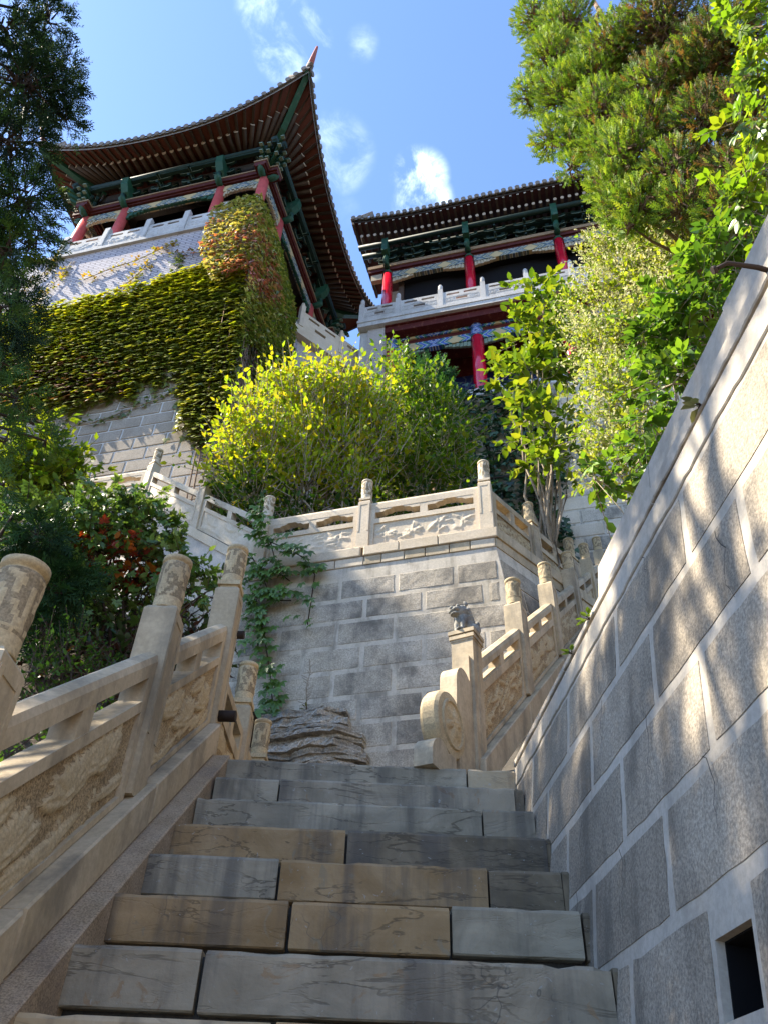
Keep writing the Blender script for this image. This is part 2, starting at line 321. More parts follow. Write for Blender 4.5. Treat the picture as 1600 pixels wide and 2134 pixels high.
def brickmat(name, c1, c2, mo, bw, bh, ms):
    t = NT(name); o = t.obj(); sx = t.n('ShaderNodeSeparateXYZ'); t.l(o, sx.inputs[0]); cm = t.n('ShaderNodeCombineXYZ')
    t.l(t.math('ADD', sx.outputs['X'], sx.outputs['Y']), cm.inputs[0]); t.l(sx.outputs['Z'], cm.inputs[1])
    b = t.n('ShaderNodeTexBrick'); b.inputs['Scale'].default_value = 1; b.inputs['Brick Width'].default_value = bw; b.inputs['Row Height'].default_value = bh; b.inputs['Mortar Size'].default_value = ms
    b.inputs['Color1'].default_value = (*c1, 1); b.inputs['Color2'].default_value = (*c2, 1); b.inputs['Mortar'].default_value = (*mo, 1); b.inputs['Mortar Smooth'].default_value = .2; b.inputs['Bias'].default_value = 0
    t.l(cm.outputs[0], b.inputs['Vector']); p = t.pos()
    col = t.mix(t.ramp(t.noise(p, 1.2, 6, .6), .4, .7, 0, .4), b.outputs['Color'], (.5, .42, .38))
    t.bump(b.outputs['Fac'], -.5, .01); return t.done(col, .85)
M['brick_t'] = brickmat('pale_grey_brick', (.50, .46, .47), (.40, .37, .39), (.12, .11, .13), .34, .088, .016)
M['brick_b'] = brickmat('tan_grey_brick', (.40, .35, .30), (.34, .30, .26), (.46, .42, .37), .28, .075, .012)

def leafmat(name, trans=.35, gloss=.35, rough=.45, tint=(1.15, 1.1, .55)):
    t = NT(name); a = t.n('ShaderNodeAttribute', attribute_name='col'); c = a.outputs['Color']
    t.l(c, t.bs.inputs['Base Color']); t.bs.inputs['Roughness'].default_value = rough; t.bs.inputs['Specular IOR Level'].default_value = gloss
    tr = t.n('ShaderNodeBsdfTranslucent'); t.l(t.mix(1.0, c, tint, 'MULTIPLY'), tr.inputs[0])
    mx = t.n('ShaderNodeMixShader'); mx.inputs[0].default_value = trans; t.l(t.bs.outputs[0], mx.inputs[1]); t.l(tr.outputs[0], mx.inputs[2]); t.l(mx.outputs[0], t.out.inputs[0])
    return t.m
M['leaf'] = leafmat('broad_leaf', .48)
M['leaf_ivy'] = leafmat('ivy_leaf', .36, .5, .38)
M['needle'] = leafmat('conifer_foliage', .42, .2, .6)
M['petal'] = leafmat('pale_blossom', .4, .2, .6, (1, 1, .9))
def solidleaf(name, c):
    t = NT(name); col = t.mix(t.rnd(), tuple(x * .7 for x in c), tuple(x * 1.3 for x in c)); t.bs.inputs['Specular IOR Level'].default_value = .5
    tr = t.n('ShaderNodeBsdfTranslucent'); t.l(t.mix(1.0, col, (1.2, 1.1, .5), 'MULTIPLY'), tr.inputs[0]); t.done(col, .38)
    mx = t.n('ShaderNodeMixShader'); mx.inputs[0].default_value = .32; t.l(t.bs.outputs[0], mx.inputs[1]); t.l(tr.outputs[0], mx.inputs[2]); t.l(mx.outputs[0], t.out.inputs[0]); return t.m
M['leaf_vine'] = solidleaf('creeper_leaf', (.10, .185, .03))
M['leaf_bright'] = solidleaf('bright_green_leaf', (.15, .25, .02))
# ------------------------------------------------------------------ stair geometry (metres, eye at the origin)
Y0, TT, Z0, HH = 2.409, 0.2524, 0.509, 0.2
SL = HH / TT
LAND = Z0 + 6 * HH
def nose_z(y): return Z0 + (y - Y0) * SL
def xl(y): return -0.798 + 0.030 * (y - Y0)
def xr(y): return 0.685 + 0.030 * (y - Y0)

def make_ground():
    mb = MB(); n = 40
    mb.add([(-900, -900, -1.76), (900, -900, -1.76), (900, 900, -1.76), (-900, 900, -1.76)], [(0, 1, 2, 3)])
    tag(part('ground', mb, M['soil'], None), kind='structure')
make_ground()

def make_stairs():
    st = thing('stone_stairs', None, None, kind='structure'); del_ = st
    core = MB()
    for k in range(-11, 7):
        y = Y0 + k * TT; z = Z0 + k * HH
        core.box(xl(y) - .02, xr(y) + .12, y + .045, Y0 + 7 * TT, z - HH - .05, z - .012)
    part('stair_core', core, M['gap'], st)
    S = {6: [(-.748, .478, 'step_grey'), (.487, .728, 'step_tan')], 5: [(-.745, -.443, 'step_grey'), (-.434, .672, 'step_fossil'), (.675, .715, 'step_dark')],
         4: [(-.757, .476, 'step_grey'), (.484, .706, 'step_fossil')], 3: [(-.770, -.097, 'step_brown'), (-.087, .690, 'step_dark'), (.692, .708, 'step_dark')],
         2: [(-.786, -.318, 'step_grey'), (-.308, .415, 'step_brown'), (.423, .678, 'step_dark'), (.680, .706, 'step_dark')],
         1: [(-.790, -.245, 'step_brown'), (-.233, .256, 'step_brown'), (.264, .664, 'step_grey'), (.672, .694, 'step_dark')],
         0: [(-.800, -.443, 'step_fossil'), (-.431, .668, 'step_fossil'), (.672, .690, 'step_dark')],
         -1: [(-.800, -.21, 'step_tan'), (-.20, .62, 'step_brown'), (.63, .69, 'step_dark')]}
    for k in range(-11, 7):
        y = Y0 + k * TT; z = Z0 + k * HH
        row = S.get(k)
        if row is None:
            c = random.uniform(-.3, .3); row = [(xl(y), c - .005, random.choice(['step_grey', 'step_brown', 'step_fossil'])), (c + .005, xr(y), random.choice(['step_grey', 'step_brown', 'step_dark']))]
        for (a, b, m) in row:
            mb = MB(); dy = random.uniform(-.006, .006) if k > -2 else 0; dz = random.uniform(-.004, .003)
            n = max(2, int((b - a) / .045)); us = np.linspace(a, b, n + 1); bot = z - HH + (.062 if k > 0 else .05)
            zr = [bot, bot + .005, bot + .06, z - .055, z - .011, z]
            sd = random.uniform(0, 50)
            def fn(u, w_):
                e = mnoise.noise(Vector((u * 9, w_ * 9, sd))) * .0035 + mnoise.noise(Vector((u * 34, w_ * 34, sd))) * .0015
                nick = max(0, mnoise.noise(Vector((u * 16, sd, 3))) - .22) * .04
                edge = 0
                if w_ > z - .004: edge = .007 + nick * 1.5
                if w_ < bot + .004: edge = .005 + nick * 1.2
                uu = min(max(u, a + .002), b - .002) if (w_ >= z - .004 or w_ < bot + .004) else u
                return (uu, y + dy + e + edge, w_ + dz - (nick * .35 if w_ >= z - .001 else 0))
            mb.grid(fn, us, zr, sm=False)
            nn = n + 1; top = [(5 * nn) + i for i in range(nn)]; botr = [i for i in range(nn)]
            o = len(mb.v); mb.v += [(u, y + .30, z + dz) for u in us] + [(u, y + .30, bot + dz) for u in us]
            for i in range(n):
                mb.f.append((top[i], top[i + 1], o + i + 1, o + i)); mb.f.append((botr[i + 1], botr[i], o + nn + i, o + nn + i + 1)); mb.m += [0, 0]; mb.sm += [False, False]
            for side in (0, n):
                ring = [j * nn + side for j in range(6)] + [o + side, o + nn + side]
                mb.f.append(tuple(ring)); mb.m.append(0); mb.sm.append(False)
            part('step_block', mb, M[m], st)
    return st
make_stairs()

# landing pavement at the head of the stairs
lp = MB()
lp.box(-.98, 2.2, Y0 + 6 * TT + .28, 8.0, LAND - .3, LAND - .006)
tag(part('landing_floor', lp, M['step_grey'], None), kind='structure')

# ------------------------------------------------------------------ balustrade builder
def relief_fn(shapes, base=0.0):
    A = np.array(shapes)
    def f(u, w_):
        h = base
        for cu, cw, ang, ln, wd, amp in A:
            du, dw = u - cu, w_ - cw
            a = du * math.cos(ang) + dw * math.sin(ang); b = -du * math.sin(ang) + dw * math.cos(ang)
            q = (a / ln) ** 2 + (b / (wd * (1 - .55 * (a / ln) ** 2 if abs(a) < ln else .45))) ** 2
            if q < 1: h = max(h, 1.7 * amp * (.55 + .45 * (1 - q)) * (1 - .45 * math.exp(-(b / (wd * .14)) ** 2)))
        return h
    return f
def leaf_shapes(u0, u1, w0, w1, kind, sd):
    r = random.Random(sd); sh = []; L_, H_ = u1 - u0, w1 - w0
    if kind == 'lotus':
        for c in range(3):
            cu, cw = u0 + L_ * (.2 + .3 * c + r.uniform(-.05, .05)), w0 + H_ * r.uniform(.3, .65)
            for k in range(7):
                a = math.pi * (k + .5) / 7 + r.uniform(-.1, .1); l = H_ * r.uniform(.2, .28)
                sh.append((cu + math.cos(a) * l * .8, cw + math.sin(a) * l * .8, a, l, l * .42, .011))
            sh.append((cu, cw, 0, H_ * .14, H_ * .1, .014)); sh.append((cu + H_ * .3 * (1 if c % 2 else -1), w0 + H_ * .8, r.uniform(-.6, .6), H_ * .22, H_ * .14, .009))
            sh.append((cu + r.uniform(-.02, .02), w0 + H_ * .22, 1.4, H_ * .25, .008, .007))
        for k in range(6): sh.append((r.uniform(u0, u1), w0 + H_ * r.uniform(.05, .2), r.uniform(-.3, .3), L_ * .16, .03, .007))
    else:
        for c in range(4):
            cu = u0 + L_ * (.12 + .25 * c + r.uniform(-.05, .05)); sh.append((cu, (w0 + w1) / 2, 1.57 + r.uniform(-.25, .25), H_ * .5, .008, .007))
            for k in range(8):
                a = r.uniform(-.9, .9) + (math.pi if k % 2 else 0); l = r.uniform(.05, .10)
                sh.append((cu + math.cos(a) * l, w0 + H_ * r.uniform(.2, .85), a, l, .015, .009))
    return sh
class Bal:
    """a run of stone balustrade; local x runs along it, -y is the carved face the stairs see"""
    def __init__(s, root, slope, mats, ps=.15):
        s.root, s.k, s.m, s.ps = root, slope, mats, ps
    def T(s, u, v, w_): return (u, v, w_ + s.k * u)
    def post(s, u, wt=.83, cap=.29, wb=-.02, cap_r=.064, collar=False, mat=None, segs=40, caprel=.0075):
        h = s.ps / 2; mb = MB(); z = s.k * u
        mb.box(u - h, u + h, -h, h, z + wb, z + wt - .02)
        mb.add([(u - h, -h, z + wt - .02), (u + h, -h, z + wt - .02), (u + h, h, z + wt - .02), (u - h, h, z + wt - .02), (u - h + .014, -h + .014, z + wt), (u + h - .014, -h + .014, z + wt), (u + h - .014, h - .014, z + wt), (u - h + .014, h - .014, z + wt)],
               [(0, 1, 5, 4), (1, 2, 6, 5), (2, 3, 7, 6), (3, 0, 4, 7), (4, 5, 6, 7)])
        e = .004; t = .022                                   # raised border on the two visible faces
        for (a, b) in ((u - h + .006, u - h + .006 + t), (u + h - .006 - t, u + h - .006)): mb.box(a, b, -h - e, -h + .002, z + wb + .25, z + wt - .05)
        mb.box(u - h + .006 + t + .002, u + h - .006 - t - .002, -h - e, -h + .002, z + wt - .05 - t, z + wt - .05)
        p = part('post', mb, mat or s.m['post'], s.root)
        if cap:
            c = MB(); zz = z + wt; rel = None
            sd = random.uniform(0, 90)
            if caprel: rel = lambda t_, z_: (caprel * (.9 - 3.2 * min(.28, abs(mnoise.noise(Vector((math.cos(t_) * 1.9 + z_ * 3, math.sin(t_) * 1.9, z_ * 11 + sd)))))) * .8 if zz + .06 < z_ < zz + cap - .045 else 0)
            if collar:
                c.box(u - h + .004, u + h - .004, -h + .004, h - .004, zz + .018, zz + .05); c.box(u - h + .02, u + h - .02, -h + .02, h - .02, zz, zz + .018); zz += .05
            nz = 26 if caprel else 4
            prof = [(cap_r + .003, zz)] + [(cap_r, zz + .01 + (cap - .055) * i / nz) for i in range(nz + 1)] + [(cap_r - .006, zz + cap - .042), (cap_r - .006, zz + cap - .034), (cap_r + .005, zz + cap - .030), (cap_r + .005, zz + cap - .008), (cap_r - .006, zz + cap)]
            c.lathe(prof, segs, u, 0, relief=rel)
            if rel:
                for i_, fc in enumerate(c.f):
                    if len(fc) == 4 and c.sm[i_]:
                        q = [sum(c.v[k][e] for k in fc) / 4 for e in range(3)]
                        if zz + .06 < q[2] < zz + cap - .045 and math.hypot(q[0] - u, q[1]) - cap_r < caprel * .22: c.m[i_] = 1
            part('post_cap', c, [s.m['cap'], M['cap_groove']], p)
        return p
    def base(s, u0, u1, w0, w1, half=.10, front=None, n=1, mat=None):
        us = np.linspace(u0, u1, n + 1)
        for i in range(n):
            mb = MB(s.T); mb.cham(us[i] + .002, us[i + 1] - .002, -(front or half), half, w0, w1, .008, 0, .002); part('base_stone', mb, mat or s.m['base'], s.root)
    def panel(s, u0, u1, kind='lotus', lo=.03, pt=.36, rail=.435, ob=.545, top=.64, res=.0, th=.05, mids=1, cloud=False, carve=True, sd=1, clean_slots=False):
        a, b = u0 + s.ps / 2 + .001, u1 - s.ps / 2 - .001
        mb = MB(s.T); fr = .05; q = th
        mb.box(a, b, -q + .02, q, lo, pt)                              # slab
        for (x0, x1, z0, z1) in ((a, b, pt, rail), (a, b, lo - .03, lo + .0), (a, a + fr, lo, pt), (b - fr, b, lo, pt)): mb.box(x0, x1, -q, q - .001, z0, z1)
        mb.box(a, a + fr + .01, -q, q, rail, ob); mb.box(b - fr - .01, b, -q, q, rail, ob)
        part('panel', mb, s.m['panel'], s.root)
        if carve:
            c = MB(s.T); f = relief_fn(leaf_shapes(a + fr, b - fr, lo, pt, kind, sd))
            n1 = max(8, int((b - a - 2 * fr) / carve)); n2 = max(6, int((pt - lo) / carve))
            c.grid(lambda u, w_: (u, -q + .0175 - f(u, w_) + (.0030 * mnoise.noise(Vector((u * 75, w_ * 75, sd))) if carve < .02 else 0), w_), np.linspace(a + fr, b - fr, n1), np.linspace(lo, pt, n2))
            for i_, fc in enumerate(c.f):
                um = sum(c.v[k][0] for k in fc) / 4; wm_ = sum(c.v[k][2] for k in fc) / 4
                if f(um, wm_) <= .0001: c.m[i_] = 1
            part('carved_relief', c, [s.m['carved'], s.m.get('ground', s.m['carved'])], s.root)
        L_ = b - a
        for i in range(mids):
            x = a + L_ * (i + 1) / (mids + 1); m_ = MB(s.T); m_.box(x - .045, x + .045, -q + .004, q - .004, rail, ob)
            part('baluster', m_, s.m['panel'], s.root)
        h = MB(s.T)
        pr = [(-q, ob), (q, ob), (q, top - .045), (q * .8, top - .015), (0, top), (-q * .8, top - .015), (-q, top - .045)]
        vs = [(a - .004, y, z) for y, z in pr] + [(b + .004, y, z) for y, z in pr]; n = len(pr)
        h.add(vs, [tuple(range(n - 1, -1, -1)), tuple(range(n, 2 * n))] + [(i, (i + 1) % n, (i + 1) % n + n, i + n) for i in range(n)], 0)
        if cloud:
            xs = [a + fr + .01] + [a + L_ * (i + 1) / (mids + 1) + d for i in range(mids) for d in (-.045, .045)] + [b - fr - .01]
            for i in range(0, len(xs), 2):
                x0, x1 = xs[i], xs[i + 1]; w_ = x1 - x0; d = .05
                for (c0, sg) in ((x0, 1), (x1, -1)):
                    pts = [(c0, ob + .004), (c0, ob - d), (c0 + sg * w_ * .18, ob - d), (c0 + sg * w_ * .24, ob - d * .55), (c0 + sg * w_ * .33, ob - d * .45), (c0 + sg * w_ * .38, ob - d * .1), (c0 + sg * w_ * .42, ob + .004)]
                    if sg > 0: pts = pts
                    else: pts = pts[::-1]
                    h.prism(pts, -q + .003, q - .003)
        part('handrail', h, s.m['rail'], s.root)
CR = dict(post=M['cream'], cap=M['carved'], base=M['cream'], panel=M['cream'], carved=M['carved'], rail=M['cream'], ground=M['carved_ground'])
CP = dict(post=M['cream_pale'], cap=M['cream_pale'], base=M['cream_pale'], panel=M['cream_pale'], carved=M['cream_pale'], rail=M['cream_pale'])

# left balustrade beside the stairs: slope line runs along the top of its base stone
def az_rot(azdeg): return R_(90 - azdeg)
LBAZ = 1.72
def left_x(y): return -0.998 + .030 * (y - 2.25)           # centre line
yb = 1.95
lb = thing('stair_balustrade', 'carved limestone balustrade climbing the left side of the stairs, ivy behind', 'balustrade', (left_x(yb), yb, nose_z(yb) + .165), az_rot(LBAZ))
B1 = Bal(lb, SL, CR)
for i, u in enumerate((-2.30, -1.20, -.13, 1.075, 2.125)):
    top = i == 4
    B1.post(u, wt=.83 if not top else .86, cap=.30, wb=-.03 if not top else -.35, collar=top, mat=M['cream'])
for i, (a, b) in enumerate(((-2.30, -1.20), (-1.20, -.13), (-.13, 1.075), (1.075, 2.125))):
    B1.panel(a, b, 'lotus', lo=.035, pt=.375, rail=.425, ob=.53, top=.64, carve=.0085 if i > 1 else .03, sd=20 + i)
B1.base(-3.2, 2.05, -.165, 0, half=.09, front=.113, n=6)
g = MB(B1.T)                                                # stringer of pinkish granite under the base stone
for a, b in zip(np.linspace(-3.2, 2.02, 5)[:-1], np.linspace(-3.2, 2.02, 5)[1:]): g.cham(a + .002, b - .002, -.200, .10, -.9, -.168, .006, 0, .002)
part('stringer', g, M['granite_pink'], lb)
pg = MB(); pg.tube([(2.12, -.06, SL * 2.125 + .02), (2.12, -.17, SL * 2.125 + .02)], .032, 10); part('peg', pg, M['iron'], lb)
pg = MB(); pg.tube([(2.20, -.03, SL * 2.125 + .60), (2.20, -.12, SL * 2.125 + .60)], .026, 10); part('peg', pg, M['iron'], lb)
# its level continuation across the landing
lb2 = thing('landing_balustrade', 'level balustrade seen edge-on behind the tall post at the stair head', 'balustrade', (left_x(4.15), 4.15, LAND + .02), az_rot(LBAZ))
B2 = Bal(lb2, 0, CR)
for u in (.84, 1.72, 2.6): B2.post(u, wt=.80, cap=.30, wb=-.02, collar=True)
for i, (a, b) in enumerate(((0, .84), (.84, 1.72), (1.72, 2.6))): B2.panel(a, b, 'lotus', carve=.03, sd=40 + i)
B2.base(.08, 2.7, -.30, -.002, half=.10, n=2)
pg = MB(); pg.tube([(.80, -.06, .36), (.80, -.17, .36)], .032, 10); part('peg', pg, M['iron'], lb2)

# ------------------------------------------------------------------ right retaining wall (battered, courses level)
d_ = Vector((-.0637, .998, 0)).normalized(); up_ = Vector((.125, 0, 1.0)); up_ = (up_ - d_ * up_.dot(d_)).normalized(); n_in = d_.cross(up_).normalized()
if n_in.x < 0: n_in = -n_in
RW0 = Vector((.69 + .125 * (0 - .51) - .0637 * (0 - 2.41), 0, 0))
rw = thing('retaining_wall', 'battered grey granite retaining wall with pale mortar bands right of the stairs', 'wall')
# local axes: x along (negated so that -y stays the outside and the frame is right handed), y into the wall, z up the face
ax_ = -d_
mw = Matrix(((ax_.x, n_in.x, up_.x, RW0.x), (ax_.y, n_in.y, up_.y, RW0.y), (ax_.z, n_in.z, up_.z, RW0.z), (0, 0, 0, 1)))
if mw.to_3x3().determinant() < 0:
    ax_ = d_; mw = Matrix(((ax_.x, n_in.x, up_.x, RW0.x), (ax_.y, n_in.y, up_.y, RW0.y), (ax_.z, n_in.z, up_.z, RW0.z), (0, 0, 0, 1)))
rw.matrix_world = mw
sgn = -1 if ax_ == -d_ else 1
def ra(y, z): return sgn * ((Vector((.69 + .125 * (z - .51) - .0637 * (y - 2.41), y, z)) - RW0).dot(d_))
def rc(z): return z / up_.z
HOLE = (1.615, 1.785, .285, .432)
def rw_build():
    core = MB(); Z = [-1.75, .285, .432, rc(1.735)]
    a0, a1 = sorted((ra(-3.5, 0), ra(5.2, 0))); h0, h1 = sorted((ra(HOLE[0], .36), ra(HOLE[1], .36)))
    b1 = .5
    core.box(a0, a1, 0, b1, Z[0], rc(.285)); core.box(a0, a1, 0, b1, rc(.432), Z[3]); core.box(a0, h0, 0, b1, rc(.285), rc(.432)); core.box(h1, a1, 0, b1, rc(.285), rc(.432)); part('hole_back', (lambda m_: (m_.box(h0 - .01, h1 + .01, .30, .49, rc(.285) - .01, rc(.432) + .01), m_.box(h0, h0 + .004, .02, .30, rc(.285), rc(.432)), m_.box(h1 - .004, h1, .02, .30, rc(.285), rc(.432)), m_.box(h0, h1, .02, .30, rc(.432) - .004, rc(.432)), m_.box(h0, h1, .02, .30, rc(.285), rc(.285) + .004), m_)[-1])(MB()), M['black'], rw)  # hole sides and back are coloured black in place of shade
    part('wall_core', core, M['mortar'], rw)
    zb = [1.620 - .2763 * i for i in range(0, 12)]
    var = {}
    for r_ in range(11):
        zt, zl = zb[r_] - .021, zb[r_ + 1] + .021
        y = -3.4 + (.31 if r_ % 2 == 1 else 0) + (2.305 + 3.4) % .62
        while y < 5:
            y0, y1 = y + .020, y + .600
            zm = (zt + zl) / 2
            if not (nose_z(y1) - .5 > zt):
                if (y0 < HOLE[1] and y1 > HOLE[0] and zl < HOLE[3] and zt > HOLE[2]):
                    segs = [(y0, HOLE[0] - .02), (HOLE[1] + .02, y1)]
                else: segs = [(y0, y1)]
                for (p, q) in segs:
                    if q - p < .05: continue
                    x0, x1 = sorted((ra(p, zm), ra(q, zm))); full = abs(q - p - .580) < .001; key = random.randrange(5) if full else None
                    if full and key in var: me = var[key]
                    else:
                        mb = MB(); L2, H2 = (x1 - x0) / 2, (rc(zt) - rc(zl)) / 2
                        nx, nz = 9, 5
                        mb.grid(lambda u, w_: (u + random.uniform(-.004, .004), -.002 - (.003 + .003 * mnoise.noise(Vector((u * 7, w_ * 7, key or x0)))) * (abs(u) < L2 - .001 and abs(w_) < H2 - .001), w_ + random.uniform(-.004, .004)), np.linspace(-L2, L2, nx), np.linspace(-H2, H2, nz), sm=False)
                        o = [0, nx - 1, nx * nz - 1, nx * (nz - 1)]
                        k = len(mb.v); mb.v += [(mb.v[i][0], .05, mb.v[i][2]) for i in o]
                        rims = [list(range(0, nx)), [nx - 1 + nx * i for i in range(nz)], [nx * nz - 1 - i for i in range(nx)], [nx * (nz - 1) - nx * i for i in range(nz)]]
                        for e_ in range(4): mb.f.append(tuple(rims[e_][::-1]) + (k + e_, k + (e_ + 1) % 4)); mb.m.append(0); mb.sm.append(False)
                        me = clean(mb.mesh('stone', M['ashlar_r']))
                        if full: var[key] = me
                    part('stone', me, None, rw, ((x0 + x1) / 2, 0, (rc(zt) + rc(zl)) / 2))
            y += .62
    # coping: thin bed, open crack, then heavy cement coping that ends part way up
    def strip(name, y0, y1, z0, z1, v0, v1, mat, c=.006, n=18):
        """strip of wall between heights z0 and z1 with an uneven lower and upper edge"""
        sd = random.uniform(0, 99); ys = np.linspace(y0, y1, n); mb = MB(); vs = []
        for y in ys:
            jz = .010 * mnoise.noise(Vector((y * 5, sd, 0))) + .008 * mnoise.noise(Vector((y * 24, sd, 0))); jt = .006 * mnoise.noise(Vector((y * 3, sd, 7)))
            for (v, z) in ((v0 + .004, z0 + jz), (v0, z0 + jz + .004), (v0 + jt * .6, z1 + jt - .008), (v0 + .008, z1 + jt), (v1, z1 + jt), (v1, z0 + jz)): vs.append((ra(y, z), v, rc(z)))
        m_ = 6; fs = []
        for i in range(n - 1):
            for k in range(m_): fs.append((i * m_ + k, i * m_ + (k + 1) % m_, (i + 1) * m_ + (k + 1) % m_, (i + 1) * m_ + k))
        fs += [tuple(range(m_)), tuple(range((n - 1) * m_ + m_ - 1, (n - 1) * m_ - 1, -1))]
        mb.add(vs, fs); return part(name, mb, mat, rw)
    bk = MB(); x0, x1 = sorted((ra(-3.5, 1.7), ra(4.05, 1.7))); bk.box(x0, x1, .05, .45, rc(1.70), rc(1.79)); part('crack_shade', bk, M['black'], rw)  # black strip stands in for the shade inside the open crack
    for (p, q) in ((-3.5, -1.0), (-1.0, .55), (.55, 1.9), (1.9, 3.0), (3.0, 4.0)): strip('coping_bed', p, q, 1.761, 1.800 + (.03 if q < 2.6 else 0), -.004, .42, M['coping'], n=60)
    for (p, q) in ((-3.5, -1.6), (-1.595, -.2), (-.195, 1.29), (1.295, 1.93), (1.935, 2.53)): strip('coping_stone', p, q, 1.828, 1.985, .012 if p > 1 else .006, .46, M['coping'], n=14)
    strip('mortar_band', -3.5, 4.02, 1.622, 1.735, -.007, .04, M['mortar'], n=200)
    # cracks running down the courses
rw_build()
cr_ = MB()
def crackline(pts):
    vs = []
    for i, (y, z) in enumerate(pts):
        wd = .0016 * (1 - i / len(pts)) + .0006
        for s_ in (-1, 1): vs.append((ra(y + s_ * wd, z), -.0125, rc(z)))
    cr_.add(vs, [(2 * i, 2 * i + 1, 2 * i + 3, 2 * i + 2) for i in range(len(pts) - 1)])
random.seed(5)
for (y, z, n) in ((2.45, 1.33, 9), (2.72, 1.03, 8), (2.05, 1.07, 7), (2.33, .79, 9), (1.72, .80, 6), (2.78, .80, 8), (1.99, 1.60, 6), (1.5, 1.30, 8), (2.52, .50, 5)):
    p = [(y, z)]
    for i in range(n): y += random.uniform(-.022, .022); z -= random.uniform(.012, .04); p.append((y, z))
    crackline(p)
part('crack', cr_, M['gap'], rw)
def rpt(y, z, out=0.0): return Vector((.69 + .125 * (z - .51) - .0637 * (y - 2.41), y, z)) - n_in * out
rod = MB(); a_ = rpt(1.05, 1.765, -.05); b_ = rpt(1.06, 1.80, .10)
rod.tube([a_, a_.lerp(b_, .5) + Vector((0, 0, .012)), b_, b_ + Vector((-.03, .012, -.012))], [.007, .007, .006, .006], 7)
hd = MB(); rod.tube([b_ + Vector((-.028, .011, -.012)), b_ + Vector((-.036, .014, -.015))], .011, 7)
tag(part('iron_rod', rod, M['iron'], None), 'bent rusty iron rod sticking out of the crack under the wall coping', 'rod')

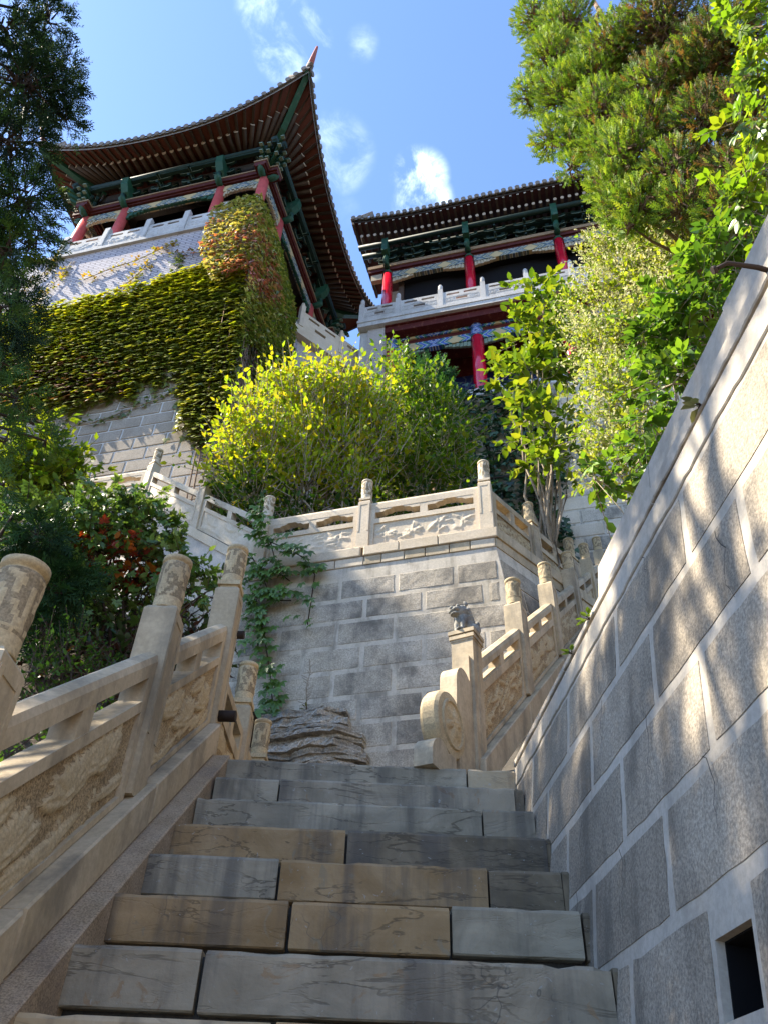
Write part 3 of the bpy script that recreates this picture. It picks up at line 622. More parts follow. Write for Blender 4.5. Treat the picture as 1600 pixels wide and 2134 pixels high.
# ------------------------------------------------------------------ landing wall facing the stairs, blocks set in pale mortar
LH = R_(-17); dL = Vector((math.cos(LH), math.sin(LH), 0)); nL = Vector((-math.sin(LH), math.cos(LH), 0)); DL = 6.7
def Lp(s, d=0.0, z=0.0): return dL * s + nL * (DL + d) + Vector((0, 0, z))
lw = thing('landing_wall', 'stained sandstone block wall with pale mortar joints facing the head of the stairs', 'wall', Lp(0), LH)
LTOP = 5.40
def lw_build():
    c = MB(); SR = -.765; bat = .13; z0 = 1.4
    P_ = [(-4.6, 0), (SR, 0)]
    ang = R_(60)                                            # right face turns away
    e = 2.0; ux, uy = math.cos(ang), math.sin(ang)
    def ring(z):
        o = (LTOP - z) * bat
        return [(-4.6, 0, z), (SR + o, 0, z), (SR + o + ux * e, uy * e, z), (-4.6, uy * e, z)]
    vs = ring(z0) + ring(LTOP)
    c.add(vs, [(0, 1, 5, 4), (1, 2, 6, 5), (2, 3, 7, 6), (3, 0, 4, 7), (4, 5, 6, 7), (3, 2, 1, 0)])
    part('wall_core', c, M['mortar_l'], lw)
    zs = [5.24, 4.955, 4.675, 4.365, 4.068, 3.768, 3.49, 3.20, 2.91, 2.62, 2.33, 2.04, 1.75]
    var = {}
    for r_ in range(len(zs) - 1):
        zt, zl = zs[r_] - .020, zs[r_ + 1] + .020; off = -1.22 if r_ % 2 == 0 else -.92
        if r_ >= 5: off = -1.86 if r_ % 2 == 0 else -2.22
        s = off + .65 * 3
        while s > -4.4:
            a, b = s - .65 + .019, s - .019
            rb = SR + (LTOP - zt) * bat - .03
            if a < rb:
                b2 = min(b, rb)
                if b2 - a > .06:
                    mb = MB(); n1 = max(3, int((b2 - a) / .07)); sd = random.uniform(0, 60); H2 = zt - zl
                    us_ = np.concatenate([[a, a + .012], np.linspace(a + .06, b2 - .06, n1), [b2 - .012, b2]]) if b2 - a > .2 else np.linspace(a, b2, 4); ws_ = np.array([zl, zl + .012, zl + .07, (zl + zt) / 2, zt - .07, zt - .012, zt])
                    mb.grid(lambda u, w_: (u + random.uniform(-.003, .003), .004 if (u <= a + .001 or u >= b2 - .001 or w_ <= zl + .001 or w_ >= zt - .001) else -.004 - .003 * mnoise.noise(Vector((u * 6, w_ * 6, sd))) - .002 * mnoise.noise(Vector((u * 22, w_ * 22, sd))), w_ + random.uniform(-.003, .003)), us_, ws_, sm=False)
                    part('stone', mb, M['ashlar_l'], lw)
            s -= .65
    # small tan stones under the ledge and the ledge itself
    s = -4.5
    while s < SR - .05:
        l = random.uniform(.18, .36); e2 = min(s + l, SR - .004); mb = MB(); mb.cham(s + .004, e2 - .004, -.012, .2, 5.405, 5.525, .006, 0, .003); part('ledge_stone', mb, M['cream_pale'] if random.random() < .6 else M['cream'], lw); s = e2
    s = -4.5
    for e2 in (-3.3, -2.30, -1.85, -1.40, SR + .03):
        mb = MB(); mb.cham(s + .003 + (.03 if s == -2.30 else 0), e2 - .003, -.03, .25, 5.53, 5.665, .008, 0, .004); part('ledge_stone', mb, M['cream_pale'], lw); s = e2
    # right face blocks
    ux2, uy2 = ux, uy
    for r_ in range(0, 9):
        zt, zl = zs[r_] - .015, zs[r_ + 1] + .015; o1 = (LTOP - zt) * bat; o0 = (LTOP - zl) * bat; t0 = .02 if r_ % 2 else .02
        ts = [.02, .32, .97, 1.62] if r_ % 2 else [.02, .64, 1.29]
        for t, t2 in zip(ts[:-1], ts[1:]):
            nx, ny = uy2 * .008, -ux2 * .008
            q = [(SR + o0 + ux2 * t + nx, uy2 * t + ny, zl), (SR + o0 + ux2 * (t2 - .03) + nx, uy2 * (t2 - .03) + ny, zl), (SR + o1 + ux2 * (t2 - .03) + nx, uy2 * (t2 - .03) + ny, zt), (SR + o1 + ux2 * t + nx, uy2 * t + ny, zt)]
            b_ = [(x - nx * 3, y - ny * 3, z) for x, y, z in q]
            mb = MB(); mb.add(q + b_, [(0, 1, 2, 3), (0, 4, 5, 1), (1, 5, 6, 2), (2, 6, 7, 3), (3, 7, 4, 0)]); part('stone', mb, M['ashlar_l'], lw)
    for (z0_, z1_, out) in ((5.405, 5.525, .01), (5.53, 5.665, .03)):
        mb = MB(); q = []
        for t in (-.0, 1.9): q += [(SR + ux * t + uy * out, uy * t - ux * out), (SR + ux * t - uy * .25, uy * t + ux * .25)]
        mb.add([(x, y, z) for z in (z0_, z1_) for x, y in q], [(0, 2, 6, 4), (4, 6, 7, 5), (0, 1, 3, 2), (2, 3, 7, 6), (0, 4, 5, 1), (1, 5, 7, 3)]); part('ledge_stone', mb, M['cream'], lw)
lw_build()
# terrace floor behind the landing wall
tf = MB(); q = [Lp(-4.6, .25), Lp(-.9, .25), Lp(-.1, 1.5), Vector((4, 10.5, 0)), Vector((9, 14.5, 0)), Vector((-4, 18, 0)), Vector((-8, 12, 0))]
tf.add([(p.x, p.y, 5.6) for p in q] + [(p.x, p.y, 5.3) for p in q], [tuple(range(7))] + [tuple(range(13, 6, -1))] + [(i, i + 7, (i + 1) % 7 + 7, (i + 1) % 7) for i in range(7)])
tag(part('terrace_floor', tf, M['soil'], None), kind='structure')

# terrace balustrade, front run
tb = thing('terrace_balustrade', 'cream limestone balustrade with bamboo reliefs on top of the landing wall, shrub behind', 'balustrade', Lp(-3.62, .075, 5.665), LH)
B3 = Bal(tb, 0, CP)
for u in (0.02, 1.32, 2.77): B3.post(u, wt=.74, cap=.32, wb=-.0, collar=True, cap_r=.066)
for i, (a, b) in enumerate(((.02, 1.32), (1.32, 2.77))): B3.panel(a, b, 'bamboo', lo=.05, pt=.365, rail=.435, ob=.585, top=.715, carve=.014, sd=60 + i, cloud=True)
cp_ = Lp(-3.62 + 2.77, .075, 5.665)
tb2 = thing('terrace_return_balustrade', 'short tan balustrade run turning away at the right corner of the landing wall top', 'balustrade', cp_, az_rot(44))
B4 = Bal(tb2, 0, CR)
for u in (.93, 1.86): B4.post(u, wt=.70, cap=.32, wb=0, collar=True)
for i, (a, b) in enumerate(((0, .93), (.93, 1.86))): B4.panel(a, b, 'bamboo', lo=.05, pt=.365, rail=.435, ob=.585, top=.70, carve=.02, sd=70 + i)
# sloped run climbing away to the left, then a level run in front of the tower
p0 = Lp(-3.60, .075, 5.72)
q3 = Vector((-3.80, 9.32, 8.20)); dv = q3 - p0; hl = math.hypot(dv.x, dv.y); azq = math.degrees(math.atan2(-dv.x, -dv.y)); SQ = -dv.z / hl
tb3 = thing('upper_stair_balustrade', 'pale sloping balustrade with leaf reliefs rising left from the landing wall corner', 'balustrade', q3, az_rot(azq))
B5 = Bal(tb3, SQ, CP)
for u in (.02, hl * .53): B5.post(u, wt=.80, cap=.31, wb=-.1, collar=True)
for i, (a, b) in enumerate(((0.02, hl * .53), (hl * .53, hl))): B5.panel(a, b, 'lotus', lo=.05, pt=.365, rail=.435, ob=.56, top=.68, carve=.016, sd=80 + i)
B5.base(-.05, hl + .02, -.16, -.002, half=.12, n=4)
pl = MB(B5.T); pl.box(-.05, hl - .02, -.09, .6, -7, -.162); part('plaster_wall', pl, M['plaster'], tb3)
TH = R_(-15)
dT = Vector((math.cos(TH), math.sin(TH), 0)); nT = Vector((-math.sin(TH), math.cos(TH), 0))
lv = thing('walkway_balustrade', 'level pale balustrade with cloud cut openings at the foot of the tower, leaves in front', 'balustrade', q3 - dT * 4.2 + Vector((0, 0, 0)), TH)
B6 = Bal(lv, 0, CP)
for u in (0, 1.4, 2.8): B6.post(u, wt=.74, cap=.31, collar=True)
for i, (a, b) in enumerate(((0, 1.4), (1.4, 2.8), (2.8, 4.2))): B6.panel(a, b, 'bamboo', lo=.05, pt=.365, rail=.435, ob=.575, top=.69, carve=.03, sd=90 + i, cloud=True)
B6.base(-.1, 4.3, -.16, -.002, half=.12, n=3)
pl = MB(); pl.box(-.1, 4.25, -.09, 1.2, -7, -.162); part('plaster_wall', pl, M['plaster'], lv)

# ------------------------------------------------------------------ second flight, to the right of the landing
F0 = Vector((.58, 4.48, 2.02)); FAZ = 29.0; FS = .85; SPC = 1.135
fb = thing('second_flight_balustrade', 'tan carved balustrade of the second flight, drum stone at its foot, behind the right wall', 'balustrade', F0, az_rot(FAZ))
B7 = Bal(fb, FS, CR)
for k in range(1, 6): B7.post(k * SPC, wt=.83, cap=.27, wb=-.03)
for k in range(0, 5): B7.panel(k * SPC, (k + 1) * SPC, 'lotus' if k % 2 else 'bamboo', lo=.035, pt=.375, rail=.445, ob=.54, top=.635, carve=.012 if k < 2 else .025, sd=100 + k)
mb = MB(); mb.box(-.075, .075, -.075, .075, -.3, .77)
for (e, z0, z1) in ((.004, .77, .785), (.012, .785, .81), (.004, .81, .822), (.016, .822, .85)): mb.box(-.075 - e, .075 + e, -.075 - e, .075 + e, z0, z1)
mb.box(-.012, .012, -.079, -.07, -.2, .70); 
part('post', mb, M['cream'], fb)
B7.base(-.05, 5.8, -.20, -.002, half=.11, n=6)
# drum stone with scrolls
dr = MB()
def arc(cx, cz, r, a0, a1, n): return [(cx + r * math.cos(a0 + (a1 - a0) * i / n), cz + r * math.sin(a0 + (a1 - a0) * i / n)) for i in range(n + 1)]
lobe = [(-.076, .63), (-.11, .63), (-.11, .44)] + arc(-.20, .36, .115, R_(60), R_(180), 10) + [(-.33, .14), (-.30, -.25), (-.076, -.25)]
dr.prism(lobe[::-1], -.055, .055)
sc_ = [(-.36, -.315), (-.36, -.14)] + arc(-.555, -.25, .115, R_(38), R_(180), 10) + [(-.67, -.315)]
dr.prism(sc_[::-1], -.055, .055)
part('scroll_stone', dr, M['cream'], fb)
dm = MB(); n = 36; prof = [(.0, -.062), (.125, -.062), (.128, -.072), (.142, -.072), (.146, -.06), (.185, -.055), (.198, -.035), (.198, .035), (.185, .055), (0, .055)]
vs = []; fs = []
for (r_, y_) in prof:
    for k in range(n): t = 2 * math.pi * k / n; vs.append((-.41 + r_ * math.cos(t), y_, .015 + r_ * math.sin(t)))
for i in range(len(prof) - 1):
    for k in range(n): fs.append((i * n + k, i * n + (k + 1) % n, (i + 1) * n + (k + 1) % n, (i + 1) * n + k))
dm.add(vs, fs, 0, False)
part('drum', dm, M['carved'], fb)
rl = MB(); f = relief_fn([(-.41 + .05 * math.cos(a), .015 + .05 * math.sin(a), a, .06, .022, .010) for a in (0.3, 1.3, 2.4, 3.5, 4.6, 5.6)] + [(-.41, .015, 0, .025, .02, .012)])
rl.grid(lambda u, w_: (-.41 + u * math.cos(w_), -.0625 - f(-.41 + u * math.cos(w_), .015 + u * math.sin(w_)), .015 + u * math.sin(w_)), np.linspace(.002, .122, 14), np.linspace(0, 2 * math.pi, 49))
part('carved_relief', rl, M['carved'], fb)
# treads of the second flight
s2 = thing('second_flight_steps', None, None, F0, az_rot(FAZ), kind='structure')
for k in range(-1, 18):
    mb = MB(); u = k * .235 + .02; z = FS * u - .22
    for (a, b) in ((-.12, -.75), (-.76, -1.35)): mb.cham(u, u + .3, b, a, z - .19, z, .006, 0, .004)
    part('step_block', mb, M['step_grey'] if k % 2 else M['step_brown'], s2)
st_ = MB(B7.T); st_.box(-.2, 4.6, -1.35, .10, -1.6, -.42); part('stair_core', st_, M['gap'], s2)

# stone lion on the newel
def make_lion():
    bm = bmesh.new()
    def ell(c, r, rot=(0, 0, 0), s=2):
        mtx = Matrix.Translation(c) @ (Matrix.Rotation(rot[2], 4, 'Z') @ Matrix.Rotation(rot[1], 4, 'Y') @ Matrix.Rotation(rot[0], 4, 'X')) @ Matrix.Diagonal((*r, 1))
        bmesh.ops.create_icosphere(bm, subdivisions=s, radius=1, matrix=mtx)
    ell((.045, 0, .055), (.052, .05, .055)); ell((.02, 0, .09), (.06, .042, .05), (0, R_(35), 0)); ell((-.022, 0, .115), (.045, .046, .055))
    for s_ in (-1, 1):
        ell((-.045, s_ * .032, .075), (.019, .018, .055)); ell((-.048, s_ * .032, .035), (.015, .015, .035)); ell((-.062, s_ * .032, .014), (.027, .02, .015))
        for q in (-1, 0, 1): ell((-.084, s_ * .032 + q * .011, .010), (.010, .006, .010))
        ell((.045, s_ * .045, .045), (.042, .02, .042)); ell((.0, s_ * .052, .013), (.032, .018, .013))
        ell((-.028, s_ * .045, .222), (.014, .011, .024), (s_ * .4, -.3, 0)); ell((-.078, s_ * .026, .196), (.013, .014, .011)); ell((-.095, s_ * .024, .165), (.018, .02, .014))
        for q in range(5): ell((-.012 + .012 * q, s_ * (.052 - .004 * q), .175 - .018 * q), (.016, .013, .016))
    ell((-.035, 0, .175), (.055, .052, .048)); ell((-.085, 0, .170), (.030, .040, .021)); ell((-.083, 0, .138), (.030, .035, .012)); ell((-.112, 0, .182), (.010, .018, .010))
    for q in range(4): ell((.022 + .014 * q, 0, .185 - .026 * q), (.02, .022, .02))
    ell((.09, 0, .07), (.016, .02, .05), (0, .3, 0)); ell((.095, 0, .12), (.018, .022, .03))
    me = bpy.data.meshes.new('lion_statue'); bm.to_mesh(me); bm.free(); me.materials.append(M['lion'])
    o = link('lion_statue', me); o.location = F0 + Vector((0, 0, .85)); o.rotation_euler = (0, 0, az_rot(FAZ) - R_(30)); o.scale = (1.05, 1.05, 1.0)
    rm = o.modifiers.new('r', 'REMESH'); rm.mode = 'VOXEL'; rm.voxel_size = .0042; rm.use_smooth_shade = True
    smm = o.modifiers.new('s', 'SMOOTH'); smm.factor = .5; smm.iterations = 2
    tag(o, 'small grey stone guardian lion sitting on the newel post of the second flight', 'statue')
make_lion()

# layered bedrock cropping out at the foot of the landing wall
def make_rock():
    mb = MB(); mb2 = None
    z = 1.55; k = 0; rr = random.Random(3)
    root = thing('rock_outcrop', 'dark layered bedrock cropping out at the foot of the landing wall', 'rock', Lp(-2.65, -.1, 0), LH)
    while z < 3.56:
        h = rr.uniform(.018, .062); t = (z - 1.55) / 2.15
        a = -.95 + .06 * rr.uniform(-1, 1); b = .72 - .32 * t + rr.uniform(-.10, .08) - (.12 if t > .8 else 0); dpt = .30 - .17 * t + rr.uniform(-.05, .05)
        if t > .88: a += .25 * (t - .88) * 8
        m = MB(); n = 44; us = np.linspace(a, b, n); sd = rr.uniform(0, 90)
        def fn(u, w_):
            e = (u - a) / (b - a); taper = min(1, 6 * (1 - e) + .15) * min(1, 8 * e + .4)
            return (u, -dpt * taper + .06 * mnoise.noise(Vector((u * 4, w_ * 3, 1))) + .035 * round(3 * mnoise.noise(Vector((u * 7, z * 9, 4)))) / 3 + .022 * mnoise.noise(Vector((u * 30, w_ * 40, sd))), w_ + .03 * mnoise.noise(Vector((u * 1.6, z * .4, 0))) + .007 * mnoise.noise(Vector((u * 22, sd, w_ * 4))))
        zr = [z, z + h * .1, z + h * .6, z + h * .93]
        m.grid(fn, us, zr, sm=False)
        o = len(m.v); nn = n
        m.v += [(u, .12, z) for u in us] + [(u, .12, z + h * .93) for u in us]
        for i in range(nn - 1): m.f += [(i, o + i, o + i + 1, i + 1), (3 * nn + i, 3 * nn + i + 1, o + nn + i + 1, o + nn + i)]; m.m += [0, 0]; m.sm += [False, False]
        for side in (0, nn - 1): m.f.append((side, nn + side, 2 * nn + side, 3 * nn + side, o + nn + side, o + side)); m.m.append(0); m.sm.append(False)
        part('rock_layer', m, M['rock'], root); z += h
    bk = MB(); bk.box(-.66, .10, .02, .12, 1.5, 3.45); part('rock_core', bk, M['gap'], root)
make_rock()

# hillside left of the stairs, and the bank behind the right wall
def bank(name, x0, x1, y0, y1, fn, nx=40, ny=40):
    mb = MB(); mb.grid(lambda u, w_: (u, w_, fn(u, w_)), np.linspace(x0, x1, nx), np.linspace(y0, y1, ny))
    tag(part(name, mb, M['soil'], None), kind='structure')
def hl_(x, y):
    z = nose_z(min(max(y, -1), 6.5)) - .55 + .35 * max(0, -1.3 - x) ** 1.1 * .6
    z += 1.0 * math.exp(-((x + 2.3) ** 2 / 1.1 + (y - 5.7) ** 2 / .5))
    return max(-1.7, z) + .18 * mnoise.noise(Vector((x * 1.3, y * 1.3, 0))) + .05 * mnoise.noise(Vector((x * 5, y * 5, 3)))
bank('left_hillside', -14, -1.06, -6, 9.5, hl_, 60, 60)
def hr_(x, y):
    return 1.72 + max(0, x - 1.4) * .75 + max(0, y - 5) * .3 + .15 * mnoise.noise(Vector((x, y, 5)))
bank('right_bank', 1.30, 14, -6, 5.6, hr_, 50, 50)
# ------------------------------------------------------------------ shared temple carpentry
def bracket_mesh(wd=.42, tiers=3, h=.72, out=.42, name='bracket_set', mats=None):
    """a dougong set: stepped cross arms with curled ends and outward tongues (outward is -y)"""
    mb = MB(); th = h / tiers
    mb.box(-.09, .09, -.09, .09, 0, .10)
    for t in range(tiers):
        z = .06 + t * th; w_ = wd * (.55 + .45 * (t + 1) / tiers); y = -out * t / tiers
        def arm(yc, ww):
            pts = [(-ww, z + .11), (-ww, z + .065), (-ww * .86, z + .03), (-ww * .6, z), (ww * .6, z), (ww * .86, z + .03), (ww, z + .065), (ww, z + .11)]
            mb.prism(pts, yc - .035, yc + .035, 0)
            mb.prism([(-ww, z + .068), (-ww * .86, z + .033), (-ww * .6, z + .003), (ww * .6, z + .003), (ww * .86, z + .033), (ww, z + .068), (ww, z + .085), (ww * .84, z + .05), (ww * .58, z + .022), (-ww * .58, z + .022), (-ww * .84, z + .05), (-ww, z + .085)], yc - .040, yc - .0345, 1)
            for x in (-ww + .05, 0, ww - .05): mb.box(x - .055, x + .055, yc - .05, yc + .05, z + .115, z + .19, 0)
        arm(0.0, w_)
        if t: arm(y, w_ * .9)
        # tongue
        yo = -out * (t + 1) / tiers - .12
        a = MB(); pts = [(.10, z + .02), (.10, z + .12), (yo + .06, z + .10), (yo, z + .02), (yo + .02, z - .03), (yo + .10, z + .02)]
        vs = [(-.032, p, q) for p, q in pts] + [(.032, p, q) for p, q in pts]; n = len(pts)
        mb.add(vs, [tuple(range(n)), tuple(range(2 * n - 1, n - 1, -1))] + [(i + n, (i + 1) % n + n, (i + 1) % n, i) for i in range(n)], 0)
        mb.box(-.036, -.0325, yo + .08, .0, z + .012, z + .032, 1); mb.box(.0325, .036, yo + .08, .0, z + .012, z + .032, 1)
    return clean(mb.mesh(name, mats or [M['green_dark'], M['green_pale']]))
def cyl_x(mb, x0, x1, y, z, r, n=10, mi=0): mb.tube([(x0, y, z), (x1, y, z)], r, n, mi)
TILE = None
def tile_mesh():
    mb = MB(); mb.tube([(0, 0, 0), (0, .75, .24)], .058, 8, 0); mb.lathe([(.062, -.02), (.062, 0)], 10)   # round cover tile with its disc
    vs = [(.064 * math.cos(t), -.006, .064 * math.sin(t)) for t in [2 * math.pi * k / 10 for k in range(10)]]; mb2 = MB(); mb2.tube([(0, 0, 0), (0, .75, .24)], .066, 8); mb2.tube([(0, -.025, -.006), (0, .014, .003)], .080, 10)
    return clean(mb2.mesh('roof_tile', M['tile']))
ME_TILE = tile_mesh()
def drip_mesh():
    mb = MB(); mb.add([(-.10, 0, .02), (.10, 0, .02), (.06, -.005, -.05), (0, -.008, -.085), (-.06, -.005, -.05), (-.10, .5, .18), (.10, .5, .18)], [(0, 4, 3, 2, 1), (0, 1, 6, 5)])
    return mb.mesh('drip_tile', M['tile'])
ME_DRIP = drip_mesh()

# ------------------------------------------------------------------ corner tower
TC = dT * -9.2 + nT * 12.1
tw = thing('corner_tower', 'tall brick corner tower with a flying eave roof, its lower wall covered in ivy', 'tower', (TC.x, TC.y, 5.5), TH)
Zo = 5.5                                                     # subtract from world heights
def tz(z): return z - Zo
def tower():
    # masonry
    FR = -3.1                                               # front face local y (D = 9.0)
    xb, xt = 3.75, 3.0; zt = tz(18.95); zb = 0.0
    def xright(z): return xb + (xt - xb) * z / zt
    xL = -4.6
    c = MB()
    def ring(z, o=0): xr_ = xright(z); return [(xL, FR + .02, z), (xr_, FR + .02, z), (xr_, 3.4, z), (xL, 3.4, z)]
    zs_ = tz(16.62)
    v = ring(-.3) + ring(zs_); c.add(v, [(0, 1, 5, 4), (1, 2, 6, 5), (2, 3, 7, 6), (3, 0, 4, 7), (4, 5, 6, 7)])
    part('base_wall', c, M['mortar_t'], tw)
    b = MB(); v = ring(zs_ + .003) + ring(zt); b.add(v, [(0, 1, 5, 4), (1, 2, 6, 5), (2, 3, 7, 6), (3, 0, 4, 7), (4, 5, 6, 7)])
    b.add([(xL, FR + .02, tz(18.3)), (xL - 1.1, FR + .02, tz(18.0)), (xL - 1.1, FR + .02, tz(10)), (xL, FR + .02, tz(10)), (xL, FR + 2, tz(18.3)), (xL - 1.1, FR + 2, tz(18.0)), (xL - 1.1, FR + 2, tz(10)), (xL, FR + 2, tz(10))], [(3, 2, 1, 0), (0, 1, 5, 4), (1, 2, 6, 5)])
    part('brick_wall', b, M['brick_t'], tw)
    # squared stone courses
    n = 0; var = {}
    for r_ in range(-9, 17):
        zc = 11.475 + .32 * r_; z0, z1 = tz(zc - .16 + .020), tz(zc + .16 - .020)
        if z0 < .1 or z1 > zs_: continue
        s = -6.87 - .34 * r_; s = (s + 9.2) % .69 - 5.4
        while s < xright(z0):
            a, b2 = s + .02, min(s + .67, xright(z1) - .01)
            if b2 - a > .08 and a > xL:
                full = abs(b2 - a - .65) < .002; k = random.randrange(6)
                if full and k in var: me = var[k]
                else:
                    m = MB(); L2, H2 = (b2 - a) / 2, (z1 - z0) / 2; m.cham(-L2, L2, -.018, .05, -H2, H2, .008, 0, .006); me = clean(m.mesh('stone', M['ashlar_t']))
                    if full: var[k] = me
                if n < 295: part('stone', me, None, tw, ((a + b2) / 2, FR + .02, (z0 + z1) / 2)); n += 1
            s += .69
    # right face: masonry pieces joined, mostly under the creeper
    m = MB()
    for r_ in range(-15, 17):
        zc = 11.475 + .32 * r_; z0, z1 = tz(zc - .14), tz(zc + .14)
        if z0 < .1 or z1 > zs_: continue
        y = FR + .04 + (.34 if r_ % 2 else 0)
        while y < 3.2:
            xa, xb_ = xright(z0) + .014, xright(z1) + .014; y2 = min(y + .65, 3.35)
            m.add([(xa, y, z0), (xa, y2, z0), (xb_, y2, z1), (xb_, y, z1)], [(0, 1, 2, 3)]); y += .69
    o = part('side_stones', m, M['ashlar_t'], tw); o['kind'] = 'stuff'
    # balcony ledge and balustrade
    m = MB(); m.box(-3.4, 3.06, FR - .06, 3.4, tz(18.95), tz(19.07)); part('ledge', m, M['concrete'], tw)
    px = [-2.72, -1.46, -.2, .94, 2.05, 2.95]; ph = .08
    for x in px:
        m = MB(); m.box(x - ph, x + ph, FR - .03, FR + .10, tz(19.07), tz(20.12)); m.box(x - ph + .02, x + ph - .02, FR - .036, FR - .028, tz(19.2), tz(20.0)); part('balcony_post', m, M['concrete'], tw)
    def slot_panel(x0, x1, y0, y1, z0, z1, name, mat, parent, med=True, T=None):
        """stone panel with two slots at the top and a medallion slot below, built around its openings"""
        mb = MB(T); L_, H_ = x1 - x0, z1 - z0; s0, s1 = z0 + H_ * .74, z0 + H_ * .86; xm = (x0 + x1) / 2
        a, b_ = x0 + L_ * .10, x0 + L_ * .44; c_, d = x0 + L_ * .56, x0 + L_ * .90
        mb.box(x0, x1, y0, y1, s1, z1); mb.box(x0, a, y0, y1, s0, s1); mb.box(b_, c_, y0, y1, s0, s1); mb.box(d, x1, y0, y1, s0, s1)
        if med:
            m0, m1 = z0 + H_ * .36, z0 + H_ * .50; e, f_ = xm - L_ * .15, xm + L_ * .15
            mb.box(x0, x1, y0, y1, m1, s0); mb.box(x0, e, y0, y1, m0, m1); mb.box(f_, x1, y0, y1, m0, m1); mb.box(x0, x1, y0, y1, z0, m0)
            for k in (.05, .09): # raised outline round the medallion
                q = .006
                mb.box(e - L_ * k, f_ + L_ * k, y0 - q, y0 + .001, m1 + H_ * k * .9, m1 + H_ * k * .9 + .012); mb.box(e - L_ * k, f_ + L_ * k, y0 - q, y0 + .001, m0 - H_ * k * .9 - .012, m0 - H_ * k * .9)
                mb.box(e - L_ * k - .012, e - L_ * k, y0 - q, y0 + .001, m0 - H_ * k * .9, m1 + H_ * k * .9); mb.box(f_ + L_ * k, f_ + L_ * k + .012, y0 - q, y0 + .001, m0 - H_ * k * .9, m1 + H_ * k * .9)
            for sx in (-1, 1):  # fret squares either side
                for q in (0, 1):
                    r0 = .11 - .05 * q; xx = xm + sx * L_ * .36; zz = z0 + H_ * .40
                    for (p, o_, u, w_) in ((-r0, r0, -r0, -r0 + .014), (-r0, r0, r0 - .014, r0), (-r0, -r0 + .014, -r0, r0), (r0 - .014, r0, -r0, r0 * .4)): mb.box(xx + p, xx + o_, y0 - .006, y0 + .001, zz + u, zz + w_)
        else: mb.box(x0, x1, y0, y1, z0, s0)
        part(name, mb, mat, parent)
    tower.slot_panel = slot_panel
    for a, b_ in zip(px[:-1], px[1:]): slot_panel(a + ph, b_ - ph, FR + .0, FR + .07, tz(19.07), tz(19.80), 'balcony_panel', M['concrete'], tw, med=False)
    rel = MB()
    for a, b_ in zip(px[:-1], px[1:]):
        f = relief_fn(leaf_shapes(a + .12, b_ - .12, tz(19.12), tz(19.55), 'bamboo', int(a * 10) + 50))
        rel.grid(lambda u, w_: (u, FR + .001 - f(u, w_) * 1.6, w_), np.linspace(a + .1, b_ - .1, 34), np.linspace(tz(19.12), tz(19.56), 16))
    part('carved_relief', rel, M['concrete'], tw)
    # columns, room, lintels
    cols = [(-2.8, -2.8), (-1.5, -2.8), (1.5, -2.8), (2.8, -2.8), (2.8, -1.5), (2.8, 1.5), (2.8, 2.8), (-2.8, -1.5), (-2.8, 1.5), (-2.8, 2.8), (-1.5, 2.8), (1.5, 2.8)]
    m = MB(); m.lathe([(.17, tz(19.07)), (.17, tz(19.12)), (.145, tz(19.14)), (.150, tz(20.4)), (.135, tz(21.72))], 20); mc = clean(m.mesh('column', M['red_old']))
    for x, y in cols: part('column', mc, None, tw, (x, y, 0))
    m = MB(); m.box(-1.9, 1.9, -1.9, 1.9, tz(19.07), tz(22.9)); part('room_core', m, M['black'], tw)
    for i in range(4):
        rt_ = (0, 0, i * math.pi / 2)
        m = MB(); m.box(-1.2, 1.2, -2.0, -1.91, tz(19.08), tz(21.15)); part('door_panel', m, M['red_board'], tw, None, rt_)
        m = MB(); m.box(-1.9, -1.25, -1.99, -1.91, tz(19.08), tz(21.5)); m.box(1.25, 1.9, -1.99, -1.91, tz(19.08), tz(21.5)); part('plank_wall', m, M['timber'], tw, None, rt_)
        m = MB(); m.box(-2.8, 2.8, -2.87, -2.73, tz(21.40), tz(21.70)); part('lintel', m, M['beam_green'], tw, None, rt_)
        m = MB(); m.box(-3.22, 3.22, -2.98, -2.62, tz(21.80), tz(21.97), 0); m.box(-3.24, 3.24, -3.0, -2.60, tz(21.97), tz(22.03), 1); m.box(-3.22, 3.22, -2.93, -2.67, tz(21.73), tz(21.80), 0)
        part('plate_board', m, [M['red_board'], M['tan_edge']], tw, (0, 0, .004 * (i % 2)), rt_)
        # carved fringe under the lintel
        for (a, b_, mt) in ((-2.66, -1.64, 'fringe'), (-1.36, 1.36, 'green'), (1.64, 2.66, 'fringe')):
            m = MB(); nn = 16 if b_ - a < 1.5 else 26
            for k in range(nn):
                x0 = a + (b_ - a) * k / nn; x1 = a + (b_ - a) * (k + .92) / nn; e = abs((x0 + x1) / 2 - (a + b_) / 2) / ((b_ - a) / 2)
                dpt = (.06 + .20 * e ** 3) if b_ - a < 1.5 else (.03 + .26 * max(0, (e - .55) / .45) ** 1.3)
                m.cham(x0, x1, -2.85 - .02 * (k % 2), -2.78, tz(21.395) - dpt, tz(21.395), .01)
            part('carved_fringe', m, M[mt], tw, None, rt_)
        for x in (-2.8, -1.5, 1.5, 2.8):                       # green nose of the tie beam over each column
            m = MB(); m.tube([(x, -2.80, tz(21.73)), (x, -3.02, tz(21.70)), (x, -3.14, tz(21.78)), (x, -3.14, tz(21.98))], [.08, .10, .11, .09], 8); part('beam_nose', m, M['green'], tw, None, rt_)
        cyl = MB(); cyl_x(cyl, -3.45, 3.45, -3.18, tz(22.80), .10); cyl.box(-3.4, 3.4, -3.23, -3.13, tz(22.62), tz(22.70)); part('eave_purlin', cyl, M['green_dark'], tw, None, rt_)
        bk = MB(); bk.box(-2.8, 2.8, -2.72, -2.66, tz(22.03), tz(23.2)); part('bracket_board', bk, M['timber_dark'], tw, None, rt_)
    bm_ = bracket_mesh()
